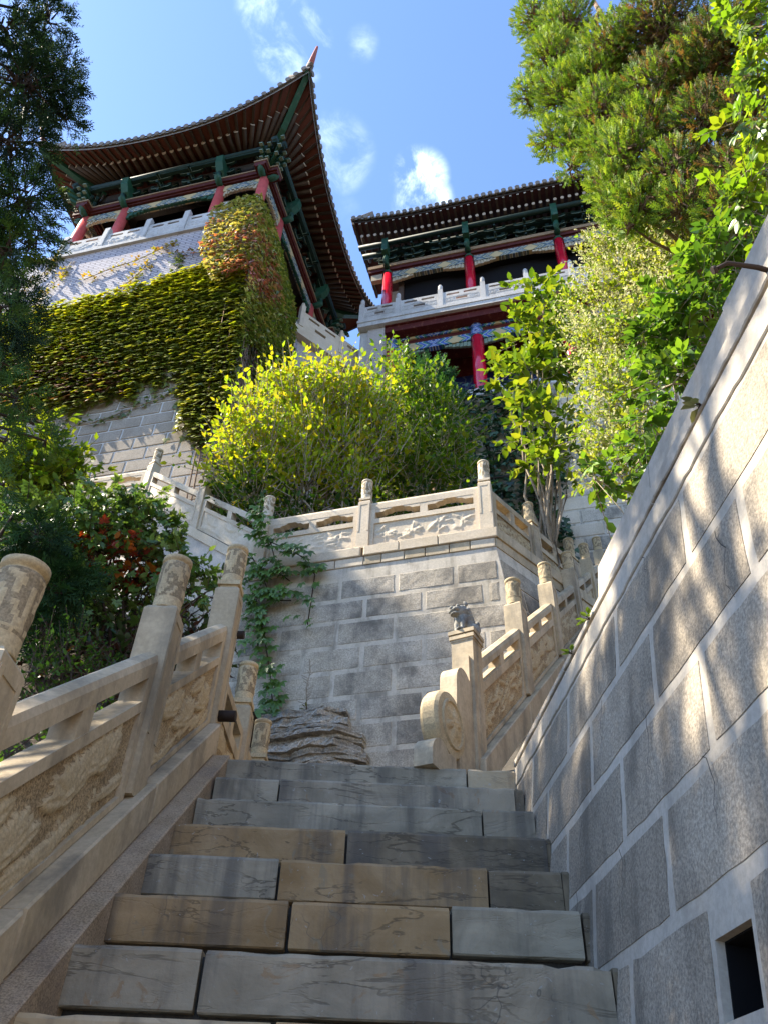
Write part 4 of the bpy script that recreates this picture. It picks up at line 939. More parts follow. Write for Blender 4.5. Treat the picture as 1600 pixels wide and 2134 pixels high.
    big = MB(); big.prism([(-.06, -.02), (.06, -.02), (.06, .78), (-.06, .78)], -.45, .05, 0); bg = [(.08, 0), (-.1, -.04), (-.36, .10), (-.52, .34), (-.56, .62), (-.42, .74), (.08, .74)]
    vs = [(-.11, p, q) for p, q in bg] + [(.11, p, q) for p, q in bg]; big2 = MB(); nb = len(bg); big2.add(vs, [tuple(range(nb)), tuple(range(2 * nb - 1, nb - 1, -1))] + [(i + nb, (i + 1) % nb + nb, (i + 1) % nb, i) for i in range(nb)], 0)
    bigm = clean(big2.mesh('bracket_tongue', M['green']))
    for i in range(4):
        for x in (-2.0, -1.5, -.5, .5, 1.5, 2.1):
            c_, s_ = math.cos(i * math.pi / 2), math.sin(i * math.pi / 2); y = -2.8
            if abs(x) in (2.0, 2.1): continue
            p = part('bracket_set', bm_, None, tw, (x * c_ - y * s_, x * s_ + y * c_, tz(22.03)), (0, 0, i * math.pi / 2))
            if abs(x) == 1.5: part('bracket_tongue', bigm, None, p)
        # corner cluster
        c_, s_ = math.cos(i * math.pi / 2), math.sin(i * math.pi / 2); x, y = 2.8, -2.8
        p = part('corner_bracket', bm_, None, tw, (x * c_ - y * s_, x * s_ + y * c_, tz(22.03)), (0, 0, i * math.pi / 2 + math.pi / 4))
        m = MB()
        for a in (0, R_(22), R_(45), R_(68), R_(90)):
            dx, dy = math.sin(a), -math.cos(a); L_ = .95 if a == R_(45) else .62
            for sgn_, mi in ((0, 0),):
                px_, py_ = -dy * .045, dx * .045
                for (zz, l0) in ((.05, L_ * .7), (.28, L_ * .85), (.52, L_)):
                    q = [(dx * .05, dy * .05), (dx * l0, dy * l0)]
                    vs = [(q[0][0] + px_, q[0][1] + py_, zz), (q[1][0] + px_, q[1][1] + py_, zz + .06), (q[1][0] - px_, q[1][1] - py_, zz + .06), (q[0][0] - px_, q[0][1] - py_, zz)]
                    vs += [(a_, b_, z_ + .12) for a_, b_, z_ in vs]
                    m.add(vs, [(3, 2, 1, 0), (4, 5, 6, 7), (0, 1, 5, 4), (1, 2, 6, 5), (2, 3, 7, 6), (3, 0, 4, 7)], 0)
                    m.box(q[1][0] - .05, q[1][0] + .05, q[1][1] - .05, q[1][1] + .05, zz + .045, zz + .09, 1)
        part('corner_arm', m, [M['green'], M['green_pale']], p, None, (0, 0, -math.pi / 4))
    # eaves with lifted corners
    HE = 4.08
    LC_ = [1.68, 1.5, 1.0, .85]; cur = [0]
    def lift(x): return (LC_[cur[0]] if x > 0 else LC_[cur[0] - 1]) * (min(abs(x), 4.3) / 4.05) ** 2.2
    def zs(x, yo): t = max(0, min(1.3, (yo - 2.8) / 1.25)); return tz(23.38 - .33 * (yo - 2.8)) + lift(x) * t ** 1.15
    def flare(x): return .16 * (abs(x) / 4.05) ** 3
    def fan(x): return x if abs(x) < 1.7 else math.copysign(1.7 + (abs(x) - 1.7) * .45, x)
    nr = 31
    for i in range(4):
        rt_ = (0, 0, i * math.pi / 2)
        cur[0] = i; s_ = MB(); us = np.linspace(-1, 1, 41)
        def soff(u, w_): yo = 2.55 + (HE + flare(u * HE) - 2.55) * w_; x = u * (yo); return (x, -yo, zs(u * HE, yo) + .075)
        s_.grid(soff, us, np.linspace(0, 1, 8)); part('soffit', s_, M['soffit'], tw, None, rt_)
        t_ = MB()
        def topf(u, w_): yo = (HE + .10 + flare(u * HE)) * (1 - w_) + .3 * w_; x = u * yo; return (x, -yo, zs(u * HE, HE) * (1 - w_) + tz(26.2) * w_ + .19 - .9 * w_ * (1 - w_))
        t_.grid(topf, us, np.linspace(0, 1, 10)); part('roof_slope', t_, M['tile'], tw, None, rt_)
        e_ = MB(); e_.grid(lambda u, w_: (u * (HE + .02 + flare(u * HE)), -(HE + .02 + flare(u * HE)), zs(u * HE, HE) + .03 + .19 * w_), us, [0, 1]); part('eave_board', e_, M['tile'], tw, None, rt_)
        if i == 2: continue
        for k in range(nr):
            xo = -3.72 + 7.44 * k / (nr - 1); yo = 3.62 + flare(xo) * .8; xi = fan(xo)
            za, zb_ = zs(xo * .62, 2.75), zs(xo * HE / yo, yo)
            m = MB(); d = (Vector((xo, -yo, zb_)) - Vector((xi, -2.72, za))).length
            m.tube([(xi, -2.72, za), (xo, -yo, zb_)], .066, 8, 0)
            dd = (Vector((xo, -yo, zb_)) - Vector((xi, -2.72, za))).normalized(); e0 = Vector((xo, -yo, zb_)); m.tube([e0 - dd * .012, e0 + dd * .004], .070, 8, 1)
            part('rafter', m, [M['timber'], M['timber_end']], tw, None, rt_)
            y2 = HE - .02 + flare(xo); x2 = xo * 1.075; zc, zd = zs(xo * HE / yo * .97, 3.35) + .085, zs(x2, y2) + .035
            xi2 = xi + (xo - xi) * .65
            m = MB(); h = .036
            vs = [(xi2 - h, -3.3, zc - h), (xi2 + h, -3.3, zc - h), (xi2 + h, -3.3, zc + h), (xi2 - h, -3.3, zc + h), (x2 - h, -y2, zd - h), (x2 + h, -y2, zd - h), (x2 + h, -y2, zd + h), (x2 - h, -y2, zd + h)]
            m.add(vs, [(3, 2, 1, 0), (4, 5, 6, 7), (0, 1, 5, 4), (1, 2, 6, 5), (2, 3, 7, 6), (3, 0, 4, 7)])
            part('flying_rafter', m, M['timber'], tw, None, rt_)
        c_, s2_ = math.cos(i * math.pi / 2), math.sin(i * math.pi / 2)
        for k in range(37):
            x = -4.12 + 8.24 * k / 36; y = -(HE + .08 + flare(x)); z = zs(x, HE) + .20
            part('roof_tile', ME_TILE, None, tw, (x * c_ - y * s2_, x * s2_ + y * c_, z), (0, 0, i * math.pi / 2 + random.uniform(-.03, .03)))
        for k in range(36):
            x = -4.12 + 8.24 * (k + .5) / 36; y = -(HE + .07 + flare(x)); z = zs(x, HE) + .16
            part('drip_tile', ME_DRIP, None, tw, (x * c_ - y * s2_, x * s2_ + y * c_, z), (0, 0, i * math.pi / 2))
    # hip rafters, ridges and horns at the corners
    for i in range(4):
        cur[0] = i; rt_ = (0, 0, i * math.pi / 2); m = MB(); cx = HE + .16
        pts = [(2.7, -2.7, zs(2.7, 2.8) - .02), (3.3, -3.3, zs(HE * .93, 3.3) + .0), (3.8, -3.8, zs(HE * .98, 3.8) + .01), (cx + .02, -cx - .02, zs(HE, HE + .12) + .05)]
        h = .085; vs = []; q = h / math.sqrt(2)
        for (x, y, z) in pts: vs += [(x - q, y - q, z - .10), (x + q, y + q, z - .10), (x + q, y + q, z + .10), (x - q, y - q, z + .10)]
        fs = [(3, 2, 1, 0), (12, 13, 14, 15)]
        for k in range(3):
            for e in range(4): fs.append((k * 4 + e, k * 4 + (e + 1) % 4, k * 4 + 4 + (e + 1) % 4, k * 4 + 4 + e))
        m.add(vs, fs, 0); part('hip_rafter', m, M['green'], tw, None, rt_)
        m = MB(); x, y, z = pts[3]; z += .16
        hp = [(x - .75, y + .75, z - .12), (x - .35, y + .35, z + .0), (x, y, z + .20), (x + .08, y - .08, z + .42), (x + .15, y - .15, z + .66), (x + .23, y - .23, z + .92)]
        m.tube(hp, [.08, .10, .10, .08, .06, .035], 8); part('eave_horn', m, M['tile_red'], tw, None, rt_)
        m = MB(); m.box(x - .16, x + .06, y - .06, y + .16, z - .16, z + .10); m.tube([(x - .05, y + .05, z), (x + .06, y - .06, z + .10), (x + .12, y - .12, z - .06)], [.11, .10, .05], 8); part('beast_head', m, M['tile'], tw, None, rt_)
        m = MB()
        m.tube([(x - .3, y + .3, z + .05), (x - 1.2, y + 1.2, z - .15), (x - 2.4, y + 2.4, z + .35), (x - 3.9, y + 3.9, z + 1.6)], .12, 8); part('hip_ridge', m, M['tile'], tw, None, rt_)
    m = MB(); m.tube([(-1.7, -.2, tz(26.3)), (1.7, -.2, tz(26.3))], .2, 8); part('main_ridge', m, M['tile'], tw)
    # lookout platform on the right side, its balustrade set diagonally
    A = Vector((3.15, .35, 0)); B_ = Vector((4.7, 2.5, 0)); dd = (B_ - A); L_ = dd.length; ang = math.atan2(dd.y, dd.x)
    m = MB(); m.box(-.2, L_ + .4, 0, 1.6, tz(18.62), tz(18.98)); part('platform_slab', m, M['cream_pale'], tw, A, (0, 0, ang))
    for x in (0, L_ * .55, L_ + .25): 
        m = MB(); m.box(x - .07, x + .07, -.02, .12, tz(18.98), tz(19.98)); m.lathe([(.06, tz(19.98)), (.07, tz(20.03)), (.05, tz(20.12)), (.0, tz(20.14))], 10, x, .05); part('platform_post', m, M['cream_pale'], tw, A, (0, 0, ang))
    P2 = thing_child = None
    for x0, x1 in ((.07, L_ * .55 - .07), (L_ * .55 + .07, L_ + .18)):
        m = MB(); y0, y1 = 0, .09; zz0, zz1 = tz(18.98), tz(19.72); h_ = zz1 - zz0; q = x1 - x0
        s0, s1 = zz0 + .55 * h_ + .12, zz0 + .55 * h_ + .22
        m.box(x0, x1, y0, y1, s1, zz1); m.box(x0, x0 + q * .12, y0, y1, s0, s1); m.box(x0 + q * .42, x0 + q * .58, y0, y1, s0, s1); m.box(x0 + q * .88, x1, y0, y1, s0, s1)
        m0, m1 = zz0 + .22 * h_, zz0 + .40 * h_; m.box(x0, x1, y0, y1, m1, s0); m.box(x0, x0 + q * .32, y0, y1, m0, m1); m.box(x0 + q * .62, x1, y0, y1, m0, m1); m.box(x0, x1, y0, y1, zz0, m0)
        part('platform_panel', m, M['cream_pale'], tw, A, (0, 0, ang))
    m = MB(); m.box(-.1, L_ + .2, .25, 1.6, tz(8), tz(18.62)); part('platform_wall', m, M['brick_b'], tw, A, (0, 0, ang))
tower()

# ------------------------------------------------------------------ two-storey hall on the right
BH = R_(-15.4); dB = Vector((math.cos(BH), math.sin(BH), 0)); nB = Vector((-math.sin(BH), math.cos(BH), 0))
HB = dB * 0.0 + nB * 13.5
hall = thing('temple_hall', 'two-storey temple hall with bright red columns and grey balconies under a dark eave', 'temple', (HB.x, HB.y, 5.5), BH)
def build_hall():
    X1 = 8.2; slot = tower.slot_panel
    z = tz
    # body
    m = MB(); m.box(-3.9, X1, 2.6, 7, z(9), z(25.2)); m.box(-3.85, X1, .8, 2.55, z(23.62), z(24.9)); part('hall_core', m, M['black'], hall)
    m = MB(); m.box(-4.48, -3.97, .10, 1.5, z(8), z(19.9), 0); part('brick_pier', m, M['brick_b'], hall)
    m = MB(); m.box(-4.74, -4.485, .16, 1.9, z(8), z(19.88), 0); part('concrete_fin', m, M['concrete'], hall)
    # lower floor
    m = MB(); m.box(-3.95, X1, .0, 2.6, z(15.1), z(15.52)); part('lower_slab', m, M['concrete'], hall)
    m = MB(); m.box(-3.95, X1, .04, 2.6, z(8), z(15.097)); part('basement_wall', m, M['brick_b'], hall)
    m = MB(); m.box(-3.95, X1, 1.75, 1.9, z(15.52), z(19.0)); part('cloud_wall', m, M['cloud_panel'], hall)
    m = MB(); m.box(-3.95, X1, 1.70, 1.80, z(19.0), z(19.85)); part('red_frieze', m, M['red_dark'], hall)
    for x in (-3.82, -1.27, 1.28, 3.83, 6.38):
        m = MB(); m.lathe([(.23, z(15.52)), (.23, z(15.6)), (.19, z(15.64)), (.195, z(17.5)), (.18, z(19.06))], 24, x, .5); part('lower_column', m, M['red'], hall)
        m = MB(); m.lathe([(.183, z(19.062)), (.187, z(19.07)), (.185, z(19.82))], 24, x, .5); part('column_head', m, M['beam_blue'], hall)
    xs = [-3.82, -1.27, 1.28, 3.83, 6.38, 8.2]
    for a, b in zip(xs[:-1], xs[1:]):
        c = (a + b) / 2
        m = MB(); m.box(a - c + .18, b - c - .18, -.09, .09, z(19.50), z(19.80)); part('painted_beam', m, M['beam_blue'], hall, (c, .5, 0))
        m = MB(); m.box(a - c + .18, b - c - .18, -.04, .04, z(19.29), z(19.50)); part('beam_board', m, M['red_dark'], hall, (c, .5, 0))
        m = MB(); m.box(a - c + .18, b - c - .18, -.08, .08, z(18.96), z(19.28)); part('painted_beam', m, M['beam_blue'], hall, (c, .5, 0))
        for sg, x in ((1, a + .19), (-1, b - .19)):
            m = MB(); n = 7
            for k in range(n): x0 = x + sg * .11 * k; x1 = x + sg * .11 * (k + .95); m.cham(min(x0, x1), max(x0, x1), .46 - .015 * (k % 2), .53, z(18.955) - .20 * (1 - k / n) ** .6 - .02, z(18.955), .012)
            part('carved_fringe', m, M['green_pale'], hall)
    # lower balustrade
    for x in [-3.4 + 1.3 * k for k in range(9)]:
        m = MB(); m.box(x - .075, x + .075, -.02, .12, z(15.52), z(16.42)); m.lathe([(.06, z(16.42)), (.072, z(16.5)), (.07, z(16.62)), (.045, z(16.68)), (.0, z(16.70))], 12, x, .05); part('baluster_post', m, M['concrete'], hall)
        slot(x + .076, x + 1.224, .0, .09, z(15.52), z(16.24), 'balcony_panel', M['concrete'], hall)
    # balcony slab of the upper floor
    m = MB(); m.box(-4.78, X1, -.05, 2.6, z(19.91), z(20.25)); m.box(-4.80, X1, -.075, 2.6, z(20.10), z(20.22)); part('balcony_slab', m, M['concrete'], hall)
    m = MB(); m.box(-3.96, X1, .05, 1.7, z(19.86), z(19.906)); part('red_ceiling', m, M['red_dark'], hall)
    m = MB(); m.box(-3.96, X1, .10, .40, z(19.60), z(19.858)); part('red_fascia', m, M['red_dark'], hall)
    px = [-4.70, -3.56, -2.24, -.945, .36, 1.68, 3.0, 4.3, 5.6, 6.9]
    for x in px:
        m = MB(); m.box(x - .075, x + .075, -.03, .11, z(20.25), z(21.14)); m.lathe([(.06, z(21.14)), (.066, z(21.17)), (.072, z(21.2)), (.072, z(21.36)), (.05, z(21.42)), (.0, z(21.44))], 14, x, .04); part('baluster_post', m, M['concrete'], hall)
    for a, b in zip(px[:-1], px[1:]): slot(a + .076, b - .076, -.01, .08, z(20.25), z(20.96), 'balcony_panel', M['concrete'], hall)
    # upper floor: columns, beams, brackets
    cx = [-4.07, -1.34, 1.55, 4.3, 7.0]
    for x in cx:
        m = MB(); m.lathe([(.20, z(20.25)), (.20, z(20.33)), (.165, z(20.36)), (.17, z(21.8)), (.155, z(23.38))], 24, x, .5); part('upper_column', m, M['red'], hall)
        m = MB(); m.tube([(x, .5, z(23.38)), (x, .5, z(23.82))], [.17, .13], 10); m.tube([(x, .42, z(23.62)), (x, .22, z(23.60)), (x, .13, z(23.72)), (x, .12, z(23.95))], [.09, .10, .10, .08], 8)
        m.box(x - .10, x + .10, -.12, .22, z(24.0), z(24.72)); part('column_head', m, M['green'], hall)
    m = MB(); m.box(-3.6, X1, .8, .9, z(20.25), z(23.1)); part('room_shade_sheet', m, M['black'], hall)  # black sheet stands in for the shade of the upper room
    m = MB(); m.box(-3.75, -3.58, .7, .95, z(20.25), z(23.2)); part('door_jamb', m, M['timber'], hall)
    for a, b in zip(cx[:-1] , cx[1:]):
        c = (a + b) / 2; m = MB(); m.box(a - c + .16, b - c - .16, -.08, .08, z(23.10), z(23.42)); part('painted_beam', m, M['beam_green'], hall, (c, .5, 0))
        for sg, x in ((1, a + .17), (-1, b - .17)):
            m = MB(); n = 7
            for k in range(n): x0 = x + sg * .10 * k; x1 = x + sg * .10 * (k + .95); m.cham(min(x0, x1), max(x0, x1), .44 - .015 * (k % 2), .53, z(23.095) - .19 * (1 - k / n) ** .6 - .02, z(23.095), .012)
            part('carved_fringe', m, M['fringe'], hall)
    m = MB(); m.box(-4.62, -4.24, .42, .58, z(23.10), z(23.42)); part('beam_end', m, M['fringe'], hall)
    m = MB(); m.box(-4.70, X1, .36, .66, z(23.50), z(23.66), 0); m.box(-4.72, X1, .32, .68, z(23.66), z(23.82), 1); m.box(-4.66, X1, .42, .6, z(23.43), z(23.50), 0); part('plate_board', m, [M['red_board'], M['tan_edge']], hall)
    bm_ = bracket_mesh(.40, 3, .70, .40, mats=[M['green_dark'], M['green_pale']])
    for k, x in enumerate([-4.07, -3.18, -2.25, -1.34, -.40, .58, 1.55, 2.45, 3.4, 4.3, 5.2]): part('bracket_set', bm_, None, hall, (x, .5, z(23.82)))
    m = MB(); cyl_x(m, -5.0, X1, .02, z(24.62), .10); part('eave_purlin', m, M['green_dark'], hall)
    m = MB(); cyl_x(m, -5.0, X1, .5, z(24.86), .10); m.box(-4.6, X1, .45, .55, z(24.5), z(24.75)); part('wall_purlin', m, M['green_dark'], hall)
    # roof
    def ze(x): return .30 * max(0, (-x - 2.6) / 2.4) ** 2
    xe0 = -5.02
    m = MB(); us = np.linspace(xe0, X1, 40)
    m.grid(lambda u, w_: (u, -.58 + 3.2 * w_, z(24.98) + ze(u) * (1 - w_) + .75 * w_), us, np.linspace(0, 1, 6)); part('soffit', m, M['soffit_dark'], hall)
    m = MB(); m.grid(lambda u, w_: (u, -.66 + 6.4 * w_, z(25.13) + ze(u) * (1 - w_) + 3.0 * w_ ** 1.15), np.linspace(xe0 - .06, X1, 40), np.linspace(0, 1, 8)); part('roof_slope', m, M['tile'], hall)
    m = MB(); m.grid(lambda u, w_: (u, -.60, z(24.96) + ze(u) + .16 * w_), us, [0, 1]); part('eave_board', m, M['timber_dark'], hall)
    m = MB()
    for t in np.linspace(0, 1, 9)[:-1]:
        y = -.6 + 3.3 * t; zz = z(25.0) + ze(xe0) * (1 - t) + .80 * t; m.box(xe0 - .10, xe0 - .02, y, y + .40, zz - .12, zz + .20)
    part('verge_board', m, M['timber'], hall)
    n = 0
    for x in np.arange(-4.85, X1, .232):
        m = MB(); m.tube([(x, .9, z(25.14)), (x, -.22, z(24.76) + ze(x) * .8)], .055, 8, 0); m.tube([(x, -.215, z(24.762) + ze(x) * .8), (x, -.232, z(24.757) + ze(x) * .8)], .057, 8, 1); part('rafter', m, [M['timber'], M['timber_end']], hall)
        h = .036; z0, z1 = z(24.98) + ze(x) * .85, z(24.93) + ze(x)
        m = MB(); m.add([(x - h, -.02, z0 - h), (x + h, -.02, z0 - h), (x + h, -.02, z0 + h), (x - h, -.02, z0 + h), (x - h, -.57, z1 - h), (x + h, -.57, z1 - h), (x + h, -.57, z1 + h), (x - h, -.57, z1 + h)], [(3, 2, 1, 0), (0, 1, 5, 4), (1, 2, 6, 5), (2, 3, 7, 6), (3, 0, 4, 7)], 0)
        m.add([(x - h, -.572, z1 - h), (x + h, -.572, z1 - h), (x + h, -.572, z1 + h), (x - h, -.572, z1 + h)], [(0, 1, 2, 3)], 1)
        part('flying_rafter', m, [M['timber_dark'], M['timber_end']], hall)
    for x in np.arange(-5.05, X1, .222):
        part('roof_tile', ME_TILE, None, hall, (x, -.70, z(25.14) + ze(x)), (0, 0, random.uniform(-.03, .03)))
    for x in np.arange(-4.94, X1, .222): part('drip_tile', ME_DRIP, None, hall, (x, -.68, z(25.10) + ze(x)))
    # verge tiles stepping back along the left end
    for t in np.linspace(0, 1, 14):
        y = -.6 + 3.3 * t; part('roof_tile', ME_TILE, None, hall, (xe0 - .12, y, z(25.16) + ze(xe0) * (1 - t) + .95 * t), (0, 0, math.pi * -.5))
build_hall()

# block wall between the terrace and the hall
w2 = thing('terrace_back_wall', 'pale stone block wall below the hall, half hidden by dark ivy', 'wall', dB * 0 + nB * 12.5 + Vector((0, 0, 5.3)), BH)
def w2b():
    m = MB(); m.box(-4.2, 6.5, 0, .8, 0, 9.5); part('wall_core', m, M['mortar_l'], w2)
    var = []
    for k in range(4): m = MB(); m.cham(-.40, .40, -.012, .05, -.155, .155, .008, 0, .006); var.append(clean(m.mesh('stone', M['cream_pale'] if k % 2 else M['ashlar_l'])))
    n = 0
    for r_ in range(26):
        zc = .2 + .36 * r_; x = -.6 + (.42 if r_ % 2 else 0)
        while x < 4.6 and n < 290:
            part('stone', random.choice(var), None, w2, (x, 0, zc)); n += 1; x += .84
w2b()
# thin cable slung in front of it
cb = MB(); pts = [Vector((1.75, 9.6, 9.3)), Vector((2.3, 9.9, 9.72)), Vector((2.9, 10.2, 10.5)), Vector((3.8, 10.4, 11.7))]
cb.tube(pts, .016, 6); tag(part('cable', cb, M['iron'], None), 'thin dark cable slung in front of the pale block wall', 'cable')
# ------------------------------------------------------------------ vegetation
def T_oval(n=1):
    v = [(0, 0, 0), (-.26, .30, .05), (0, .34, -.02), (.26, .30, .05), (-.20, .68, .03), (0, .68, -.03), (.20, .68, .03), (0, 1, -.06)]
    return np.array(v, float), np.array([(0, 2, 1), (0, 3, 2), (1, 2, 4), (2, 5, 4), (2, 3, 5), (3, 6, 5), (4, 5, 7), (5, 6, 7)])
def T_ovals():
    v = [(0, 0, 0), (-.27, .42, .05), (.27, .42, .05), (0, 1, -.05), (0, .45, -.03)]
    return np.array(v, float), np.array([(0, 4, 1), (0, 2, 4), (1, 4, 3), (4, 2, 3)])
def T_ivy():
    o = [(0, 0, 0), (-.34, -.10, .0), (-.50, .26, -.05), (-.24, .42, .02), (0, 1.0, -.10), (.24, .42, .02), (.50, .26, -.05), (.34, -.10, .0)]
    v = [(0, .28, .07)] + o
    return np.array(v, float), np.array([(0, i, i + 1) for i in range(1, 8)] + [(0, 8, 1)])
def T_comp(n=5):
    V = []; F = []; v, f = T_oval()
    for k in range(n):
        a = (k - (n - 1) / 2) * R_(46); s = 1 - .16 * abs(k - (n - 1) / 2); c, s_ = math.cos(a), math.sin(a)
        w_ = v * s * np.array([.95, 1, 1]); w_ = np.stack([w_[:, 0] * c + w_[:, 1] * s_, -w_[:, 0] * s_ + w_[:, 1] * c, w_[:, 2] - .12 * np.hypot(w_[:, 0], w_[:, 1]) ** 2], 1)
        F.append(f + len(V) * len(v)); V.append(w_)
    return np.concatenate(V), np.concatenate(F)
def T_cluster(n=4, sp=.9, seed=1):
    """a twig tip: several small leaves round a short axis"""
    r = np.random.default_rng(seed); V = []; F = []; v, f = T_ovals(); L = 0
    for k in range(n):
        a = k * 2.4 + r.uniform(-.4, .4); tilt = r.uniform(.2, 1.1); y0 = sp * k / n; s = r.uniform(.7, 1)
        d = np.array([math.cos(a) * math.sin(tilt), math.cos(tilt), math.sin(a) * math.sin(tilt)]); z = np.cross(d, [math.sin(a), .2, math.cos(a)]); z /= np.linalg.norm(z); x = np.cross(d, z)
        w_ = (v[:, :1] * x + v[:, 1:2] * d + v[:, 2:] * z) * s + np.array([0, y0, 0]); F.append(f + L); V.append(w_); L += len(v)
    return np.concatenate(V), np.concatenate(F)
def T_spray(n=9, ln=.42, wd=.05, seed=1, flat=.25, curl=.15, n2=3):
    """flat fan of a scale-leaved conifer: axis with side branchlets, thin blades"""
    r = np.random.default_rng(seed); V = []; F = []
    def blade(p, q, w_):
        d = q - p; l = np.linalg.norm(d); d = d / l; x = np.cross(d, [0, 0, 1.0]); x = x / (np.linalg.norm(x) + 1e-6); z = np.cross(x, d); m = p + d * l * .55
        k = sum(len(a) for a in V); V.append(np.array([p - x * w_ * .5, p + x * w_ * .5, m + x * w_ + z * w_ * .3, m - x * w_ - z * w_ * .3, q])); F.append(np.array([(0, 1, 2), (0, 2, 3), (3, 2, 4)]) + k)
    tip = np.array([0, 1.0, -curl]); blade(np.zeros(3), tip, wd * .8)
    for k in range(n):
        t = .10 + .82 * k / n; s = 1 if k % 2 else -1; p = tip * t * np.array([1, 1, t]); l = ln * (1 - .62 * t) * r.uniform(.8, 1.15)
        a = s * r.uniform(.6, .95); d = np.array([math.sin(a), math.cos(a), r.uniform(-flat, flat)]); q = p + d * l; blade(p, q, wd)
        for j in range(n2):
            u = .35 + .5 * j / max(1, n2); ss = 1 if j % 2 else -1; a2 = a + ss * r.uniform(.45, .8); d2 = np.array([math.sin(a2), math.cos(a2), r.uniform(-flat, flat)]); p2 = p + d * l * u; blade(p2, p2 + d2 * l * .42, wd * .85)
    return np.concatenate(V), np.concatenate(F)

def scatter(name, tmpls, pos, ydir, zdir, scale, col, mat, parent=None, kind='stuff'):
    """one mesh of many leaves: ydir points base to tip, zdir is the blade normal"""
    n = len(pos); y = ydir / (np.linalg.norm(ydir, axis=1, keepdims=True) + 1e-9)
    x = np.cross(y, zdir); x /= (np.linalg.norm(x, axis=1, keepdims=True) + 1e-9); z = np.cross(x, y)
    VV = []; FF = []; CC = []; off = 0; pick = rng.integers(0, len(tmpls), n)
    for ti, (tv, tf) in enumerate(tmpls):
        ix = np.where(pick == ti)[0]; m = len(ix)
        if not m: continue
        s = np.broadcast_to(np.asarray(scale, float).reshape(-1, 1) if np.ndim(scale) else np.full((n, 1), scale), (n, 1))[ix]
        v = tv[None] * s[:, :, None]
        w_ = v[:, :, 0:1] * x[ix][:, None] + v[:, :, 1:2] * y[ix][:, None] + v[:, :, 2:3] * z[ix][:, None] + pos[ix][:, None]
        VV.append(w_.reshape(-1, 3)); FF.append((tf[None] + (np.arange(m) * len(tv))[:, None, None] + off).reshape(-1, 3)); CC.append(np.repeat(col[ix], len(tv), 0)); off += m * len(tv)
    V = np.concatenate(VV).astype(np.float32); F = np.concatenate(FF).astype(np.int32); Cc = np.concatenate(CC).astype(np.float32)
    me = bpy.data.meshes.new(name); me.vertices.add(len(V)); me.vertices.foreach_set('co', V.ravel()); me.loops.add(F.size); me.loops.foreach_set('vertex_index', F.ravel())
    me.polygons.add(len(F)); me.polygons.foreach_set('loop_start', np.arange(0, F.size, 3, dtype=np.int32)); me.polygons.foreach_set('loop_total', np.full(len(F), 3, np.int32))
    ca = me.color_attributes.new('col', 'FLOAT_COLOR', 'POINT'); ca.data.foreach_set('color', np.concatenate([Cc, np.ones((len(Cc), 1), np.float32)], 1).ravel())
    me.materials.append(mat); me.update(calc_edges=True)
    o = link(name, me, parent)
    if kind: o['kind'] = kind
    return o
def unit(a): return a / (np.linalg.norm(a, axis=-1, keepdims=True) + 1e-9)
def pal(n, cols, jit=.18, wts=None):
    c = np.array(cols)[rng.choice(len(cols), n, p=wts)]; return np.clip(c * (1 + rng.uniform(-jit, jit, (n, 1))) * (1 + rng.uniform(-.06, .06, (n, 3))), 0, 1)
class Twigs:
    """twigs collected as thin three-sided tubes"""
    def __init__(s): s.P = []; s.Q = []; s.r0 = []; s.r1 = []
    def add(s, P, Q, r0, r1): s.P.append(P); s.Q.append(Q); s.r0.append(np.full(len(P), r0)); s.r1.append(np.full(len(P), r1))
    def build(s, name, mat, parent):
        P, Q = np.concatenate(s.P), np.concatenate(s.Q); r0, r1 = np.concatenate(s.r0)[:, None], np.concatenate(s.r1)[:, None]; d = unit(Q - P); a = unit(np.cross(d, np.array([.3, .2, .93]))); b = np.cross(d, a); V = []
        for (C, r) in ((P, r0), (Q, r1)):
            for k in range(3): t = 2 * math.pi * k / 3; V.append(C + (a * math.cos(t) + b * math.sin(t)) * r)
        V = np.stack(V, 1); n = len(P); f = np.array([(0, 1, 4, 3), (1, 2, 5, 4), (2, 0, 3, 5)])
        F = (f[None] + (np.arange(n) * 6)[:, None, None]).reshape(-1, 4); me = bpy.data.meshes.new(name); me.from_pydata(V.reshape(-1, 3).tolist(), [], F.tolist()); me.materials.append(mat)
        o = link(name, me, parent); o['kind'] = 'stuff'; return o
def curve_pts(p, q, n=7, sag=.0, wob=.06):
    p, q = Vector(p), Vector(q); L_ = (q - p).length; out = []
    for i in range(n):
        t = i / (n - 1); v = p.lerp(q, t); v.z += sag * L_ * math.sin(math.pi * t); k = math.sin(math.pi * t) * wob * L_
        out.append(v + Vector((random.uniform(-k, k), random.uniform(-k, k), random.uniform(-k, k) * .5)))
    return out
